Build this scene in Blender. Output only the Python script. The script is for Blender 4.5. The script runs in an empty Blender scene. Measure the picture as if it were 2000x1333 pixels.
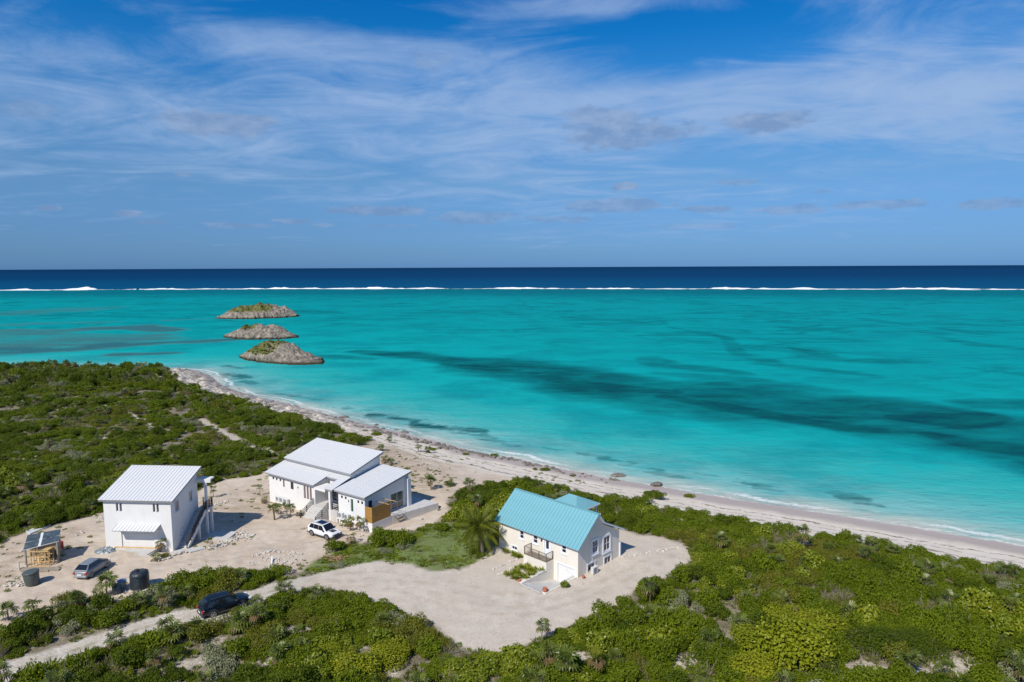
import bpy, bmesh, math, random
import numpy as np
from mathutils import Vector, Matrix
R_ = math.radians
S = bpy.context.scene
col = S.collection

# ------------------------------------------------------------------ camera, sky, sun, exposure
CAM_H = 33.0; FPX = 1333.333; PITCH = R_(6.19); ROLL = R_(0.26)
cd = bpy.data.cameras.new('camera'); cam = bpy.data.objects.new('camera', cd); col.objects.link(cam)
cd.sensor_width = 36.0; cd.lens = 24.0; cd.clip_start = 0.5; cd.clip_end = 150000
_f = Vector((0, math.cos(PITCH), -math.sin(PITCH))); _r = Vector((1, 0, 0)); _u = _r.cross(_f)
_c, _s = math.cos(ROLL), math.sin(ROLL)
_r2 = _c*_r - _s*_u; _u2 = _s*_r + _c*_u
cam.matrix_world = Matrix((( _r2.x, _u2.x, -_f.x, 0), (_r2.y, _u2.y, -_f.y, 0), (_r2.z, _u2.z, -_f.z, CAM_H), (0, 0, 0, 1)))
S.camera = cam
SUN_EL = R_(46); SUN_AZ = R_(56)             # shadows fall towards this direction, measured from +X to +Y
to_sun = Vector((-math.cos(SUN_AZ)*math.cos(SUN_EL), -math.sin(SUN_AZ)*math.cos(SUN_EL), math.sin(SUN_EL)))
sl = bpy.data.lights.new('sun', 'SUN'); sl.energy = 4.4; sl.angle = R_(0.53); sl.color = (1.0, 0.945, 0.855)
so = bpy.data.objects.new('sun', sl); col.objects.link(so); so.location = (-60, -60, 90)
so.rotation_euler = to_sun.to_track_quat('Z', 'Y').to_euler()
S.view_settings.view_transform = 'Standard'; S.view_settings.look = 'None'
S.view_settings.exposure = 0.04; S.view_settings.gamma = 1.0; S.view_settings.use_curve_mapping = False
S.cycles.max_bounces = 6; S.cycles.diffuse_bounces = 3; S.cycles.glossy_bounces = 2; S.cycles.transmission_bounces = 4
S.cycles.caustics_reflective = False; S.cycles.caustics_refractive = False

# ------------------------------------------------------------------ node helpers
class NT:
    def __init__(s, tree): s.t = tree; s.n = tree.nodes; s.l = tree.links
    def node(s, typ, **kw):
        n = s.n.new(typ)
        for k, v in kw.items(): setattr(n, k, v)
        return n
    def put(s, sock, v):
        if v is None: return
        if isinstance(v, bpy.types.NodeSocket): s.l.new(v, sock)
        elif isinstance(v, (tuple, list)) and len(v) == 3 and sock.type == 'RGBA': sock.default_value = (*v, 1)
        else: sock.default_value = v
    def m(s, op, a, b=None, c=None, clamp=False):
        n = s.node('ShaderNodeMath', operation=op, use_clamp=clamp)
        s.put(n.inputs[0], a)
        if b is not None: s.put(n.inputs[1], b)
        if c is not None: s.put(n.inputs[2], c)
        return n.outputs[0]
    def vm(s, op, a, b=None):
        n = s.node('ShaderNodeVectorMath', operation=op); s.put(n.inputs[0], a)
        if b is not None: s.put(n.inputs[1], b)
        return n.outputs[0]
    def mix(s, f, a, b, blend='MIX'):
        n = s.node('ShaderNodeMix', data_type='RGBA', blend_type=blend)
        s.put(n.inputs[0], f); s.put(n.inputs[6], a); s.put(n.inputs[7], b); return n.outputs[2]
    def noise(s, vec=None, scale=1.0, detail=3.0, rough=0.5, dist=0.0, out=0):
        n = s.node('ShaderNodeTexNoise'); 
        if vec is not None: s.put(n.inputs['Vector'], vec)
        s.put(n.inputs['Scale'], scale); s.put(n.inputs['Detail'], detail); s.put(n.inputs['Roughness'], rough); s.put(n.inputs['Distortion'], dist)
        return n.outputs[out]
    def ramp(s, f, stops, interp='LINEAR'):
        n = s.node('ShaderNodeValToRGB'); cr = n.color_ramp; cr.interpolation = interp
        while len(cr.elements) > 1: cr.elements.remove(cr.elements[-1])
        for i, (p, c) in enumerate(stops):
            e = cr.elements[0] if i == 0 else cr.elements.new(p)
            e.position = p; c = (c, c, c) if isinstance(c, (int, float)) else c; e.color = (*c, 1)
        s.put(n.inputs[0], f); return n.outputs[0]
    def mr(s, v, a, b, c=0.0, d=1.0, smooth=False):
        n = s.node('ShaderNodeMapRange', interpolation_type='SMOOTHSTEP' if smooth else 'LINEAR', clamp=True)
        for i, x in enumerate((v, a, b, c, d)): s.put(n.inputs[i], x)
        return n.outputs[0]
    def attr(s, name, kind='GEOMETRY'):
        n = s.node('ShaderNodeAttribute', attribute_name=name, attribute_type=kind); return n.outputs['Fac']
    def pos(s): return s.node('ShaderNodeNewGeometry').outputs['Position']
    def mapping(s, vec, scale=(1, 1, 1), rot=(0, 0, 0), loc=(0, 0, 0)):
        n = s.node('ShaderNodeMapping'); s.put(n.inputs[0], vec); n.inputs[1].default_value = loc; n.inputs[2].default_value = rot; n.inputs[3].default_value = scale
        return n.outputs[0]
def new_mat(name):
    m = bpy.data.materials.new(name); m.use_nodes = True
    t = NT(m.node_tree); t.n.clear()
    out = t.node('ShaderNodeOutputMaterial'); bs = t.node('ShaderNodeBsdfPrincipled')
    t.l.new(bs.outputs[0], out.inputs[0])
    return m, t, bs, out
def bump(t, bs, h, strength=0.4, dist=0.05):
    b = t.node('ShaderNodeBump'); b.inputs['Strength'].default_value = strength; b.inputs['Distance'].default_value = dist
    t.put(b.inputs['Height'], h); t.l.new(b.outputs[0], bs.inputs['Normal'])
_mats = {}
def M(name, c, rough=0.6, metal=0.0, var=0.12, scale=1.2, spec=0.4, coat=0.0, bmp=0.0, bscale=25, dirt=None, grain=None):
    """a painted / plain surface with slight uneven tone and wear"""
    if name in _mats: return _mats[name]
    m, t, bs, out = new_mat(name)
    tc = t.node('ShaderNodeTexCoord').outputs['Object']
    vec = t.mapping(tc, scale=grain) if grain else tc
    n1 = t.noise(vec, scale, 5, 0.6); f = t.mr(n1, 0.3, 0.7)
    a = tuple(x*(1-var) for x in c); b = tuple(min(1, x*(1+var)) for x in c)
    cc = t.mix(f, a, b)
    if dirt:
        cc = t.mix(t.mr(t.noise(t.mapping(tc, scale=(1.5, 1.5, .35)), 1.1, 6, 0.65), 0.52, 0.8, 0, dirt[3]), cc, dirt[:3])
    t.put(bs.inputs['Base Color'], cc); bs.inputs['Roughness'].default_value = rough; bs.inputs['Metallic'].default_value = metal
    bs.inputs['Specular IOR Level'].default_value = spec; bs.inputs['Coat Weight'].default_value = coat
    if bmp: bump(t, bs, t.noise(vec, bscale, 4, 0.6), bmp, 0.02)
    _mats[name] = m; return m

# ------------------------------------------------------------------ world: Nishita sky, graded, with cirrus and low cumulus
def px_ray(px, py):
    d = np.array(_r2)*(px-1000)/FPX - np.array(_u2)*(py-666.5)/FPX + np.array(_f)
    return d/np.linalg.norm(d)
def px_azel(px, py):
    d = px_ray(px, py); return math.atan2(d[0], d[1]), math.asin(d[2])
w = bpy.data.worlds.new('World'); S.world = w; w.use_nodes = True
t = NT(w.node_tree); t.n.clear()
wo = t.node('ShaderNodeOutputWorld'); bg = t.node('ShaderNodeBackground'); t.l.new(bg.outputs[0], wo.inputs[0]); bg.inputs[1].default_value = 0.1
sky = t.node('ShaderNodeTexSky', sky_type='NISHITA', sun_disc=False)
sky.sun_elevation = SUN_EL; sky.sun_rotation = math.atan2(to_sun.x, to_sun.y); sky.altitude = 30; sky.air_density = 1.0; sky.dust_density = 0.4; sky.ozone_density = 2.0
D = t.vm('NORMALIZE', t.node('ShaderNodeTexCoord').outputs['Generated'])
sx = t.node('ShaderNodeSeparateXYZ'); t.l.new(D, sx.inputs[0])
az = t.m('ARCTAN2', sx.outputs[0], sx.outputs[1]); el = t.m('ARCSINE', sx.outputs[2])
eld = t.m('MULTIPLY', el, 180/math.pi/90)                    # 0..1 over 0..90 degrees
SKY = [(e/90, c) for e, c in [(0.0, (.19, .45, 1.15)), (1.2, (.21, .44, .98)), (3.1, (.25, .47, .92)), (6.9, (.34, .585, .89)), (9.8, (.32, .645, .97)), (12.6, (.26, .675, 1.05)), (15.4, (.127, .655, 1.136)), (18, (.04, .604, 1.126)), (20.5, (.02, .56, 1.12)), (35, (.16, .55, .98)), (90, (.46, .68, .92))]]
skyc = t.mix(1.0, sky.outputs[0], t.ramp(eld, SKY), 'MULTIPLY')
# cirrus: thin sheets seen on a flat layer far overhead
zc = t.m('ADD', t.m('MAXIMUM', sx.outputs[2], 0.0), 0.10)
cx = t.m('DIVIDE', sx.outputs[0], zc); cy = t.m('DIVIDE', sx.outputs[1], zc)
cv = t.node('ShaderNodeCombineXYZ'); t.l.new(cx, cv.inputs[0]); t.l.new(cy, cv.inputs[1])
v1 = t.mapping(cv.outputs[0], scale=(0.6, 0.55, 1), rot=(0, 0, 0.25), loc=(3.1, 1.7, 0))
big = t.noise(v1, 0.55, 4, 0.55, 0.6)
v2 = t.mapping(cv.outputs[0], scale=(0.9, 1.5, 1), rot=(0, 0, 0.35), loc=(0.4, 5.2, 0))
fine = t.noise(v2, 1.5, 9, 0.62, 1.1)
v3 = t.mapping(cv.outputs[0], scale=(1.2, 1.0, 1), rot=(0, 0, -0.5), loc=(7.4, 2.2, 0))
rip = t.noise(v3, 5.0, 6, 0.65, 0.5)
cov = t.ramp(eld, [(0.0, 0.1), (0.035, 0.26), (0.07, 0.44), (0.10, 0.53), (0.15, 0.57), (0.185, 0.45), (0.23, 0.35), (0.3, 0.4), (1.0, 0.4)])
def blob(px, py, rx, ry, warp=None):
    a0, e0 = px_azel(px, py); a1, _ = px_azel(px+rx, py); _, e1 = px_azel(px, py-ry)
    u = t.m('DIVIDE', t.m('SUBTRACT', az, a0), abs(a1-a0)); v = t.m('DIVIDE', t.m('SUBTRACT', el, e0), abs(e1-e0))
    if warp is not None: u = t.m('ADD', u, warp[0]); v = t.m('ADD', v, warp[1])
    return t.m('ADD', t.m('MULTIPLY', u, u), t.m('MULTIPLY', v, v))
bias = None
for px, py, rx, ry, k in [(1330, 75, 330, 75, -0.34), (700, 25, 210, 45, -0.30), (160, 40, 220, 50, -0.15), (1880, 130, 130, 40, -0.3), (560, 90, 330, 60, 0.16), (1700, 70, 150, 110, .10), (1120, 20, 250, 35, 0.22),
                         (1700, 185, 520, 45, 0.2), (1300, 190, 420, 35, 0.15), (300, 260, 420, 70, .14), (840, 120, 200, 70, 0.12), (1940, 180, 150, 70, 0.1), (900, 230, 250, 60, 0.08), (1450, 320, 420, 40, -0.10), (700, 330, 300, 35, -.12)]:
    b = t.m('MULTIPLY', t.m('EXPONENT', t.m('MULTIPLY', blob(px, py, rx, ry), -1.0)), k)
    bias = b if bias is None else t.m('ADD', bias, b)
dens = t.m('ADD', t.m('ADD', t.m('MULTIPLY', big, 0.75), t.m('MULTIPLY', fine, 0.95)), t.m('ADD', t.m('MULTIPLY', rip, 0.22), t.m('ADD', cov, bias)))
cirrus = t.mr(dens, 1.22, 1.85, 0, 0.85, smooth=True)
c1 = t.mix(cirrus, skyc, (3.4, 4.8, 7.3))
# low cumulus, grey and flat, drifting over the sea
wv = t.node('ShaderNodeCombineXYZ'); t.l.new(az, wv.inputs[0]); t.l.new(t.m('MULTIPLY', el, 2.2), wv.inputs[1])
wn = t.node('ShaderNodeTexNoise'); t.l.new(wv.outputs[0], wn.inputs['Vector']); wn.inputs['Scale'].default_value = 26; wn.inputs['Detail'].default_value = 7; wn.inputs['Roughness'].default_value = 0.62
ws = t.node('ShaderNodeSeparateXYZ'); t.l.new(wn.outputs[1], ws.inputs[0])
wp = (t.m('MULTIPLY', t.m('SUBTRACT', ws.outputs[0], .5), 1.9), t.m('MULTIPLY', t.m('SUBTRACT', ws.outputs[1], .5), 2.2))
acc = None
CUM = [(425, 240, 112, 24, .62), (1225, 262, 125, 28, .58), (1170, 228, 70, 20, .5), (1490, 236, 90, 20, .62), (60, 215, 50, 16, .35), (840, 115, 40, 18, .25), (1218, 366, 26, 7, .6), (1440, 356, 36, 6, .42),
       (740, 412, 90, 8, .55), (920, 425, 80, 12, .42), (1210, 400, 110, 13, .46), (1380, 408, 50, 7, .5), (1540, 410, 80, 9, .42), (1735, 398, 95, 9, .45), (1940, 400, 90, 11, .45), (95, 408, 24, 6, .6),
       (250, 417, 32, 6, .6), (300, 434, 28, 4, .45), (470, 441, 60, 5, .42), (568, 432, 30, 5, .5), (1080, 428, 70, 6, .35), (1370, 442, 120, 5, .25), (360, 340, 16, 6, .4), (1600, 375, 20, 4, .3), (630, 440, 24, 4, .35), (760, 441, 60, 4, .25)]
for px, py, rx, ry, k in CUM:
    rx *= 1.2; ry *= 1.3
    f = t.m('MULTIPLY', t.mr(blob(px, py, rx, ry, wp), 0.3, 1.0, 1.0, 0.0, smooth=True), k*1.25)
    acc = f if acc is None else t.m('MAXIMUM', acc, f)
cumc = t.mix(t.mr(ws.outputs[2], .42, .62), (1.75, 2.85, 5.0), (2.75, 3.85, 5.9))
c2 = t.mix(acc, c1, cumc)
t.l.new(c2, bg.inputs[0])

# ------------------------------------------------------------------ object helpers
def tag(o, label=None, cat=None, group=None, kind=None):
    if label: o['label'] = label
    if cat: o['category'] = cat
    if group: o['group'] = group
    if kind: o['kind'] = kind
    return o
def thing(name, label, cat, loc=(0, 0, 0), rz=0.0, group=None):
    o = bpy.data.objects.new(name, None); col.objects.link(o); o.location = loc; o.rotation_euler = (0, 0, rz); o.empty_display_size = .3
    return tag(o, label, cat, group)
def link(name, me, parent=None, loc=(0, 0, 0), rot=(0, 0, 0), scale=None):
    o = bpy.data.objects.new(name, me); col.objects.link(o); o.location = loc; o.rotation_euler = rot
    if scale is not None: o.scale = scale if isinstance(scale, (tuple, list)) else (scale,)*3
    if parent: o.parent = parent
    return o
def copy_tree(o, parent=None, keep_label=False):
    c = o.copy(); col.objects.link(c)
    if parent is not None: c.parent = parent
    for ch in o.children: copy_tree(ch, c)
    return c
class MB:
    """collects boxes, bars, tubes and faces into one mesh"""
    def __init__(s): s.v = []; s.f = []; s.mi = []; s.cur = 0
    def face(s, pts):
        b = len(s.v); s.v += [tuple(p) for p in pts]; s.f.append(tuple(range(b, b+len(pts)))); s.mi.append(s.cur)
    def hexa(s, p):     # p: 4 bottom (ccw from above), 4 top
        b = len(s.v); s.v += [tuple(q) for q in p]
        for q in ((3, 2, 1, 0), (4, 5, 6, 7), (0, 1, 5, 4), (1, 2, 6, 5), (2, 3, 7, 6), (3, 0, 4, 7)): s.f.append(tuple(b+i for i in q)); s.mi.append(s.cur)
        return s
    def box(s, x0, x1, y0, y1, z0, z1): return s.hexa([(x0, y0, z0), (x1, y0, z0), (x1, y1, z0), (x0, y1, z0), (x0, y0, z1), (x1, y0, z1), (x1, y1, z1), (x0, y1, z1)])
    def bar(s, p, q, w, h=None):
        h = h or w; p = Vector(p); q = Vector(q); d = (q-p).normalized(); a = d.cross(Vector((0, 0, 1)))
        if a.length < 1e-3: a = Vector((1, 0, 0))
        a.normalize(); b = a.cross(d)
        a = a*w/2; b = b*h/2
        return s.hexa([p-a-b, p+a-b, q+a-b, q-a-b, p-a+b, p+a+b, q+a+b, q-a+b])
    def tube(s, pts, rs, n=8, cap=True):
        pts = [Vector(p) for p in pts]; b = len(s.v)
        if not isinstance(rs, (list, tuple)): rs = [rs]*len(pts)
        for i, p in enumerate(pts):
            d = (pts[min(i+1, len(pts)-1)]-pts[max(i-1, 0)]).normalized(); a = d.cross(Vector((0.13, 0.31, 1))); a.normalize(); c = d.cross(a)
            for k in range(n): ang = 2*math.pi*k/n; s.v.append(tuple(p+(a*math.cos(ang)+c*math.sin(ang))*rs[i]))
        for i in range(len(pts)-1):
            for k in range(n): s.f.append((b+i*n+k, b+i*n+(k+1) % n, b+(i+1)*n+(k+1) % n, b+(i+1)*n+k)); s.mi.append(s.cur)
        if cap: s.f.append(tuple(b+k for k in range(n))[::-1]); s.f.append(tuple(b+(len(pts)-1)*n+k for k in range(n))); s.mi += [s.cur]*2
        return s
    def lathe(s, prof, n=20, c=(0, 0, 0), axis='z'):
        b = len(s.v)
        for r, z in prof:
            for k in range(n):
                a = 2*math.pi*k/n; x, y = r*math.cos(a), r*math.sin(a)
                p = (x, y, z) if axis == 'z' else (x, z, y) if axis == 'y' else (z, x, y)
                s.v.append((c[0]+p[0], c[1]+p[1], c[2]+p[2]))
        for i in range(len(prof)-1):
            for k in range(n): s.f.append((b+i*n+k, b+i*n+(k+1) % n, b+(i+1)*n+(k+1) % n, b+(i+1)*n+k)); s.mi.append(s.cur)
        s.f.append(tuple(b+k for k in range(n))[::-1]); s.f.append(tuple(b+(len(prof)-1)*n+k for k in range(n))); s.mi += [s.cur]*2
        return s
    def mesh(s, name, mats, smooth=False, bevel=0.0):
        me = bpy.data.meshes.new(name); me.from_pydata(s.v, [], s.f)
        mats = mats if isinstance(mats, (list, tuple)) else [mats]
        for m in mats: me.materials.append(m)
        if len(mats) > 1: me.polygons.foreach_set('material_index', s.mi)
        bm = bmesh.new(); bm.from_mesh(me); bmesh.ops.recalc_face_normals(bm, faces=bm.faces)
        if bevel: 
            bmesh.ops.remove_doubles(bm, verts=bm.verts, dist=1e-4)
            bmesh.ops.bevel(bm, geom=[e for e in bm.edges if len(e.link_faces) == 2 and e.calc_face_angle(0) > .6], offset=bevel, segments=1, affect='EDGES')
        bm.to_mesh(me); bm.free()
        if smooth: me.polygons.foreach_set('use_smooth', [True]*len(me.polygons))
        me.update(); return me
    def obj(s, name, mats, parent=None, smooth=False, bevel=0.0, loc=(0, 0, 0), rot=(0, 0, 0)):
        return link(name, s.mesh(name, mats, smooth, bevel), parent, loc, rot)

# ------------------------------------------------------------------ numpy noise
def vnoise(x, y, seed=0):
    xi = np.floor(x).astype(np.int64); yi = np.floor(y).astype(np.int64); fx = x-xi; fy = y-yi
    def h(a, b):
        n = (a*374761393 + b*668265263 + seed*974634917) & 0xFFFFFFFF
        n = ((n ^ (n >> 13))*1274126177) & 0xFFFFFFFF
        return ((n ^ (n >> 16)) & 0xFFFF)/65535.0
    u = fx*fx*(3-2*fx); v = fy*fy*(3-2*fy)
    return (h(xi, yi)*(1-u)+h(xi+1, yi)*u)*(1-v)+(h(xi, yi+1)*(1-u)+h(xi+1, yi+1)*u)*v
def fbm(x, y, seed=0, oct=4, gain=0.5):
    a = 1.0; s = 0; n = 0
    for i in range(oct): s = s+a*vnoise(x*2**i, y*2**i, seed+i*17); n += a; a *= gain
    return s/n
def seg_dist(P, poly, closed=False):
    """distance of points to a polyline, and the fraction along it"""
    d = np.full(len(P), 1e9); tt = np.zeros(len(P)); n = len(poly); m = n if closed else n-1
    for i in range(m):
        a = poly[i]; b = poly[(i+1) % n]; ab = b-a; L = ab@ab+1e-12
        s = np.clip(((P-a)@ab)/L, 0, 1); q = P-(a+s[:, None]*ab); dd = np.hypot(q[:, 0], q[:, 1])
        k = dd < d; d[k] = dd[k]; tt[k] = i+s[k]
    return d, tt
def inside(P, poly):
    r = np.zeros(len(P), bool); n = len(poly); x, y = P[:, 0], P[:, 1]
    for i in range(n):
        x1, y1 = poly[i]; x2, y2 = poly[(i+1) % n]
        if y1 == y2: continue
        c = ((y1 > y) != (y2 > y)) & (x < (x2-x1)*(y-y1)/(y2-y1)+x1); r ^= c
    return r
def sdf(P, poly):          # negative inside
    d, _ = seg_dist(P, poly, True); return np.where(inside(P, poly), -d, d)
def sst(x, a, b): 
    u = np.clip((x-a)/(b-a), 0, 1); return u*u*(3-2*u)

# ------------------------------------------------------------------ ground shape
SEA = -3.0
def ray_z(px, py, z):
    d = px_ray(px, py); k = (z-CAM_H)/d[2]; return np.array((d[0]*k, d[1]*k))
SHORE_PX = [(-900, 716), (-400, 716), (-100, 717), (100, 719), (250, 723), (330, 722), (385, 724), (412, 735), (430, 752), (470, 767), (520, 780), (560, 790), (610, 803), (660, 815), (700, 825), (740, 836), (790, 847), (840, 860), (880, 869), (920, 882), (960, 890), (1010, 897), (1040, 906), (1100, 917),
            (1150, 927), (1200, 937), (1260, 946), (1300, 953), (1350, 963), (1420, 974), (1500, 986), (1560, 996), (1640, 1009), (1720, 1022), (1800, 1035), (1880, 1049), (1950, 1060), (2000, 1070), (2100, 1092), (2300, 1136), (2600, 1205)]
SHORE = np.array([ray_z(x, y, SEA) for x, y in SHORE_PX])
LANDPOLY = np.vstack([SHORE, [[400, SHORE[-1][1]], [400, -200], [-600, -200], [-600, SHORE[0][1]]]])
ANCH_PX = [(200, 1075, .35), (338, 1073, -.1), (420, 1012, -.6), (270, 1100, .1), (100, 1120, 0), (0, 1150, 0), (60, 1060, .3), (480, 1050, -.8), (560, 1010, -.95), (730, 1040, -.75), (640, 1055, -1.0), (440, 960, -.7), (800, 990, -.5),
           (860, 960, -.4), (900, 930, -.4), (700, 1085, -.55), (850, 1060, -.2), (600, 1100, -.5), (970, 1070, .05), (1000, 1110, .05), (1130, 1150, 0), (1210, 1090, -.1), (1340, 1080, -.1), (1000, 1200, 0), (800, 1130, -.1), (432, 1190, 0), (200, 1240, 0), (0, 1310, 0),
           (500, 1320, 0), (1000, 1320, .2), (1500, 1300, .3), (1900, 1250, .3), (1400, 1150, .2), (1300, 1000, -.2), (1500, 1060, 0), (1800, 1110, .1), (100, 900, .2), (300, 800, .0), (100, 760, .8), (-100, 740, 1.0), (250, 745, .3), (850, 890, -.9), (500, 860, -.2), (150, 960, .2), (-300, 900, .4)]
ANCH = np.array([(*ray_z(x, y, z), z) for x, y, z in ANCH_PX])
def shore_d(P):
    d, _ = seg_dist(P, SHORE); return np.where(inside(P, LANDPOLY), -d, d)       # positive out at sea
def ground(P, sd=None):
    P = np.atleast_2d(np.asarray(P, float)); sd = shore_d(P) if sd is None else sd
    w = np.zeros(len(P)); z = np.zeros(len(P))
    for ax, ay, az_ in ANCH:
        k = 1/((P[:, 0]-ax)**2+(P[:, 1]-ay)**2+30.0)**1.5; w += k; z += k*az_
    z /= w
    L = np.clip(-sd, 0, None)
    prof = SEA + np.interp(L, [0, 3, 8, 14, 22, 40], [0, .38, .95, 1.9, 2.6, 3.6])
    k = sst(L, 14, 34)
    zz = np.minimum(z, prof)*(1-k)+z*k
    return np.where(sd > 0, SEA-np.minimum(sd*.06, 4), zz)
def T(px, py):
    """a photograph pixel onto the ground"""
    z = 0.0
    for i in range(8):
        p = ray_z(px, py, z); z = .4*z+.6*float(ground([p])[0])
    return np.array((p[0], p[1], z))
def TP(pts): return np.array([T(x, y)[:2] for x, y in pts])
DRIVE = TP([(575, 1146), (610, 1128), (640, 1117), (690, 1104), (740, 1097), (800, 1104), (850, 1116), (915, 1107), (950, 1085), (968, 1070), (1000, 1040), (1100, 1010), (1209, 1034), (1245, 1044), (1295, 1051), (1335, 1062), (1346, 1080), (1346, 1104), (1300, 1130), (1250, 1150), (1225, 1165), (1195, 1200), (1140, 1212), (1090, 1232), (1040, 1255),
            (1000, 1275), (950, 1278), (905, 1262), (870, 1238), (830, 1215), (790, 1195), (740, 1175), (690, 1160), (640, 1150), (600, 1150)])
TRACK = TP([(640, 1130), (560, 1147), (500, 1166), (440, 1189), (400, 1200), (340, 1211), (270, 1229), (200, 1252), (120, 1277), (60, 1296), (0, 1318), (-90, 1352)])
LOT = TP([(-120, 1095), (0, 1062), (50, 1042), (110, 1028), (150, 1014), (195, 1004), (300, 985), (400, 950), (445, 937), (500, 930), (530, 915), (600, 880), (690, 878), (728, 862), (728, 848), (740, 836), (900, 878), (1100, 918), (1260, 948), (1240, 956), (1160, 953), (1115, 944), (1060, 940), (1000, 945), (945, 950), (895, 956), (876, 975), (880, 1000), (850, 1022), (790, 1040), (730, 1060),
          (690, 1062), (668, 1084), (600, 1115), (560, 1120), (500, 1112), (440, 1125), (400, 1130), (330, 1140), (285, 1160), (235, 1180), (190, 1172), (120, 1180), (80, 1205), (20, 1235), (-120, 1290)])
WEED = TP([(588, 1116), (618, 1096), (668, 1074), (690, 1066), (730, 1060), (800, 1042), (870, 1022), (930, 1040), (972, 1062), (950, 1085), (915, 1108), (850, 1117), (800, 1105), (740, 1098), (690, 1105), (640, 1117)])
PATHS = [(TP([(1560 / 4, 680 + 560 / 4), (415, 833), (440, 850), (470, 862), (495, 872), (520, 882)]), 1.15), (TP([(155, 762), (180, 758), (205, 756), (230, 753)]), 1.3), (TP([(220, 792), (240, 800), (300, 838), (325, 845)]), .6), (TP([(1375, 1045), (1395, 1038)]), .8), (TP([(322, 737), (345, 739)]), 1.5), (TP([(500, 880), (560, 890)]), 1.0)]
GAPS = TP([(205, 855), (243, 895), (280, 886), (640, 1215), (600, 1235), (700, 1265), (760, 1275), (1130, 1283), (1340, 1295), (1310, 1233), (1245, 1190), (470, 1310), (520, 1300), (420, 1250), (395, 1290), (1700, 1316), (1860, 1305), (1790, 1320), (1260, 1205), (870, 1275), (170, 931), (360, 815), (1150, 990), (1180, 975), (560, 1232), (380, 1215), (355, 1222), (770, 1318), (1690, 1090), (1410, 1255), (340, 1302), (1930, 1308), (415, 1214), (438, 1210), (458, 1205), (400, 1220), (262, 1168), (243, 1164), (285, 1160)])
GAPR = [1.3, 1.2, .9, .9, .8, .8, .8, 1.0, 1.5, .8, .9, 1.2, 1.1, .9, .9, 1.9, 1.9, 1.4, .9, .8, .8, 1.6, .9, .9, .8, 1.2, 1.2, .7, .8, .7, 1.1, 1.2, 1.2, 1.2, .9, .9, 1.1, 1.1, .7]
C_O = np.array((6.921, 69.708)); C_A = R_(-44)
def c_w(x, y): return C_O+np.array((x*math.cos(C_A)-y*math.sin(C_A), x*math.sin(C_A)+y*math.cos(C_A)))
B_O = np.array((-19.261, 86.028)); B_A = R_(-35)
def b_w(x, y): return B_O+np.array((x*math.cos(B_A)-y*math.sin(B_A), x*math.sin(B_A)+y*math.cos(B_A)))
A_O = np.array((-40.2705, 77.8016)); A_A = R_(-4)
def a_w(x, y): return A_O+np.array((x*math.cos(A_A)-y*math.sin(A_A), x*math.sin(A_A)+y*math.cos(A_A)))
RAMP = np.array([c_w(-3.45, .2), c_w(-.55, .2), c_w(-.55, -4.9), c_w(-3.45, -4.9)])
DIRT = [(T(x, y)[:2], r) for x, y, r in [(765, 875, 11), (745, 905, 8), (810, 915, 7), (835, 950, 5), (470, 985, 6), (60, 1085, 6), (640, 1125, 5)]]
def masks(P):
    sd = shore_d(P); wob = (fbm(P[:, 0]*.35, P[:, 1]*.35, 3)-.5)*2.6+(fbm(P[:, 0]*1.7, P[:, 1]*1.7, 8)-.5)*.9
    m = {'shore': sd}
    m['drive'] = sst(-(sdf(P, DRIVE)+wob*.45), -.35, .35)
    td, _ = seg_dist(P, TRACK); m['trackd'] = td; m['track'] = sst(-(td-1.75+wob*.4), -.3, .3)
    m['lot'] = sst(-(sdf(P, LOT)+wob*.6), -.5, .5)
    m['weed'] = sst(-(sdf(P, WEED)+wob*.6), -.6, .6)
    bd = -sd
    # the beach: wide and bare on the right, a rocky fringe on the left
    wid = np.interp(P[:, 0], [-110, -60, -30, 10, 40, 75, 100], [12, 11, 12, 15, 15, 15, 14])
    m['beach'] = sst(wid+wob*.8-bd, -.7, .7)
    p = np.zeros(len(P))
    for pl, r in PATHS: d, _ = seg_dist(P, pl); p = np.maximum(p, sst(r+wob*.5-d, -.4, .4))
    for g, r in zip(GAPS, GAPR): p = np.maximum(p, sst(r+wob*.5-np.hypot(P[:, 0]-g[0], P[:, 1]-g[1]), -.5, .5))
    m['gap'] = p
    m['rock'] = sst(P[:, 0], -20, -52)*m['beach']
    bare = np.maximum.reduce([m['drive'], m['track'], m['lot'], m['beach'], p, m['weed']])
    m['dirt'] = np.zeros(len(P))
    for g, r in DIRT: m['dirt'] = np.maximum(m['dirt'], sst(r+wob*2-np.hypot(P[:, 0]-g[0], (P[:, 1]-g[1])*.8), -4, 4))
    m['veg'] = 1-bare
    return m
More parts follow.
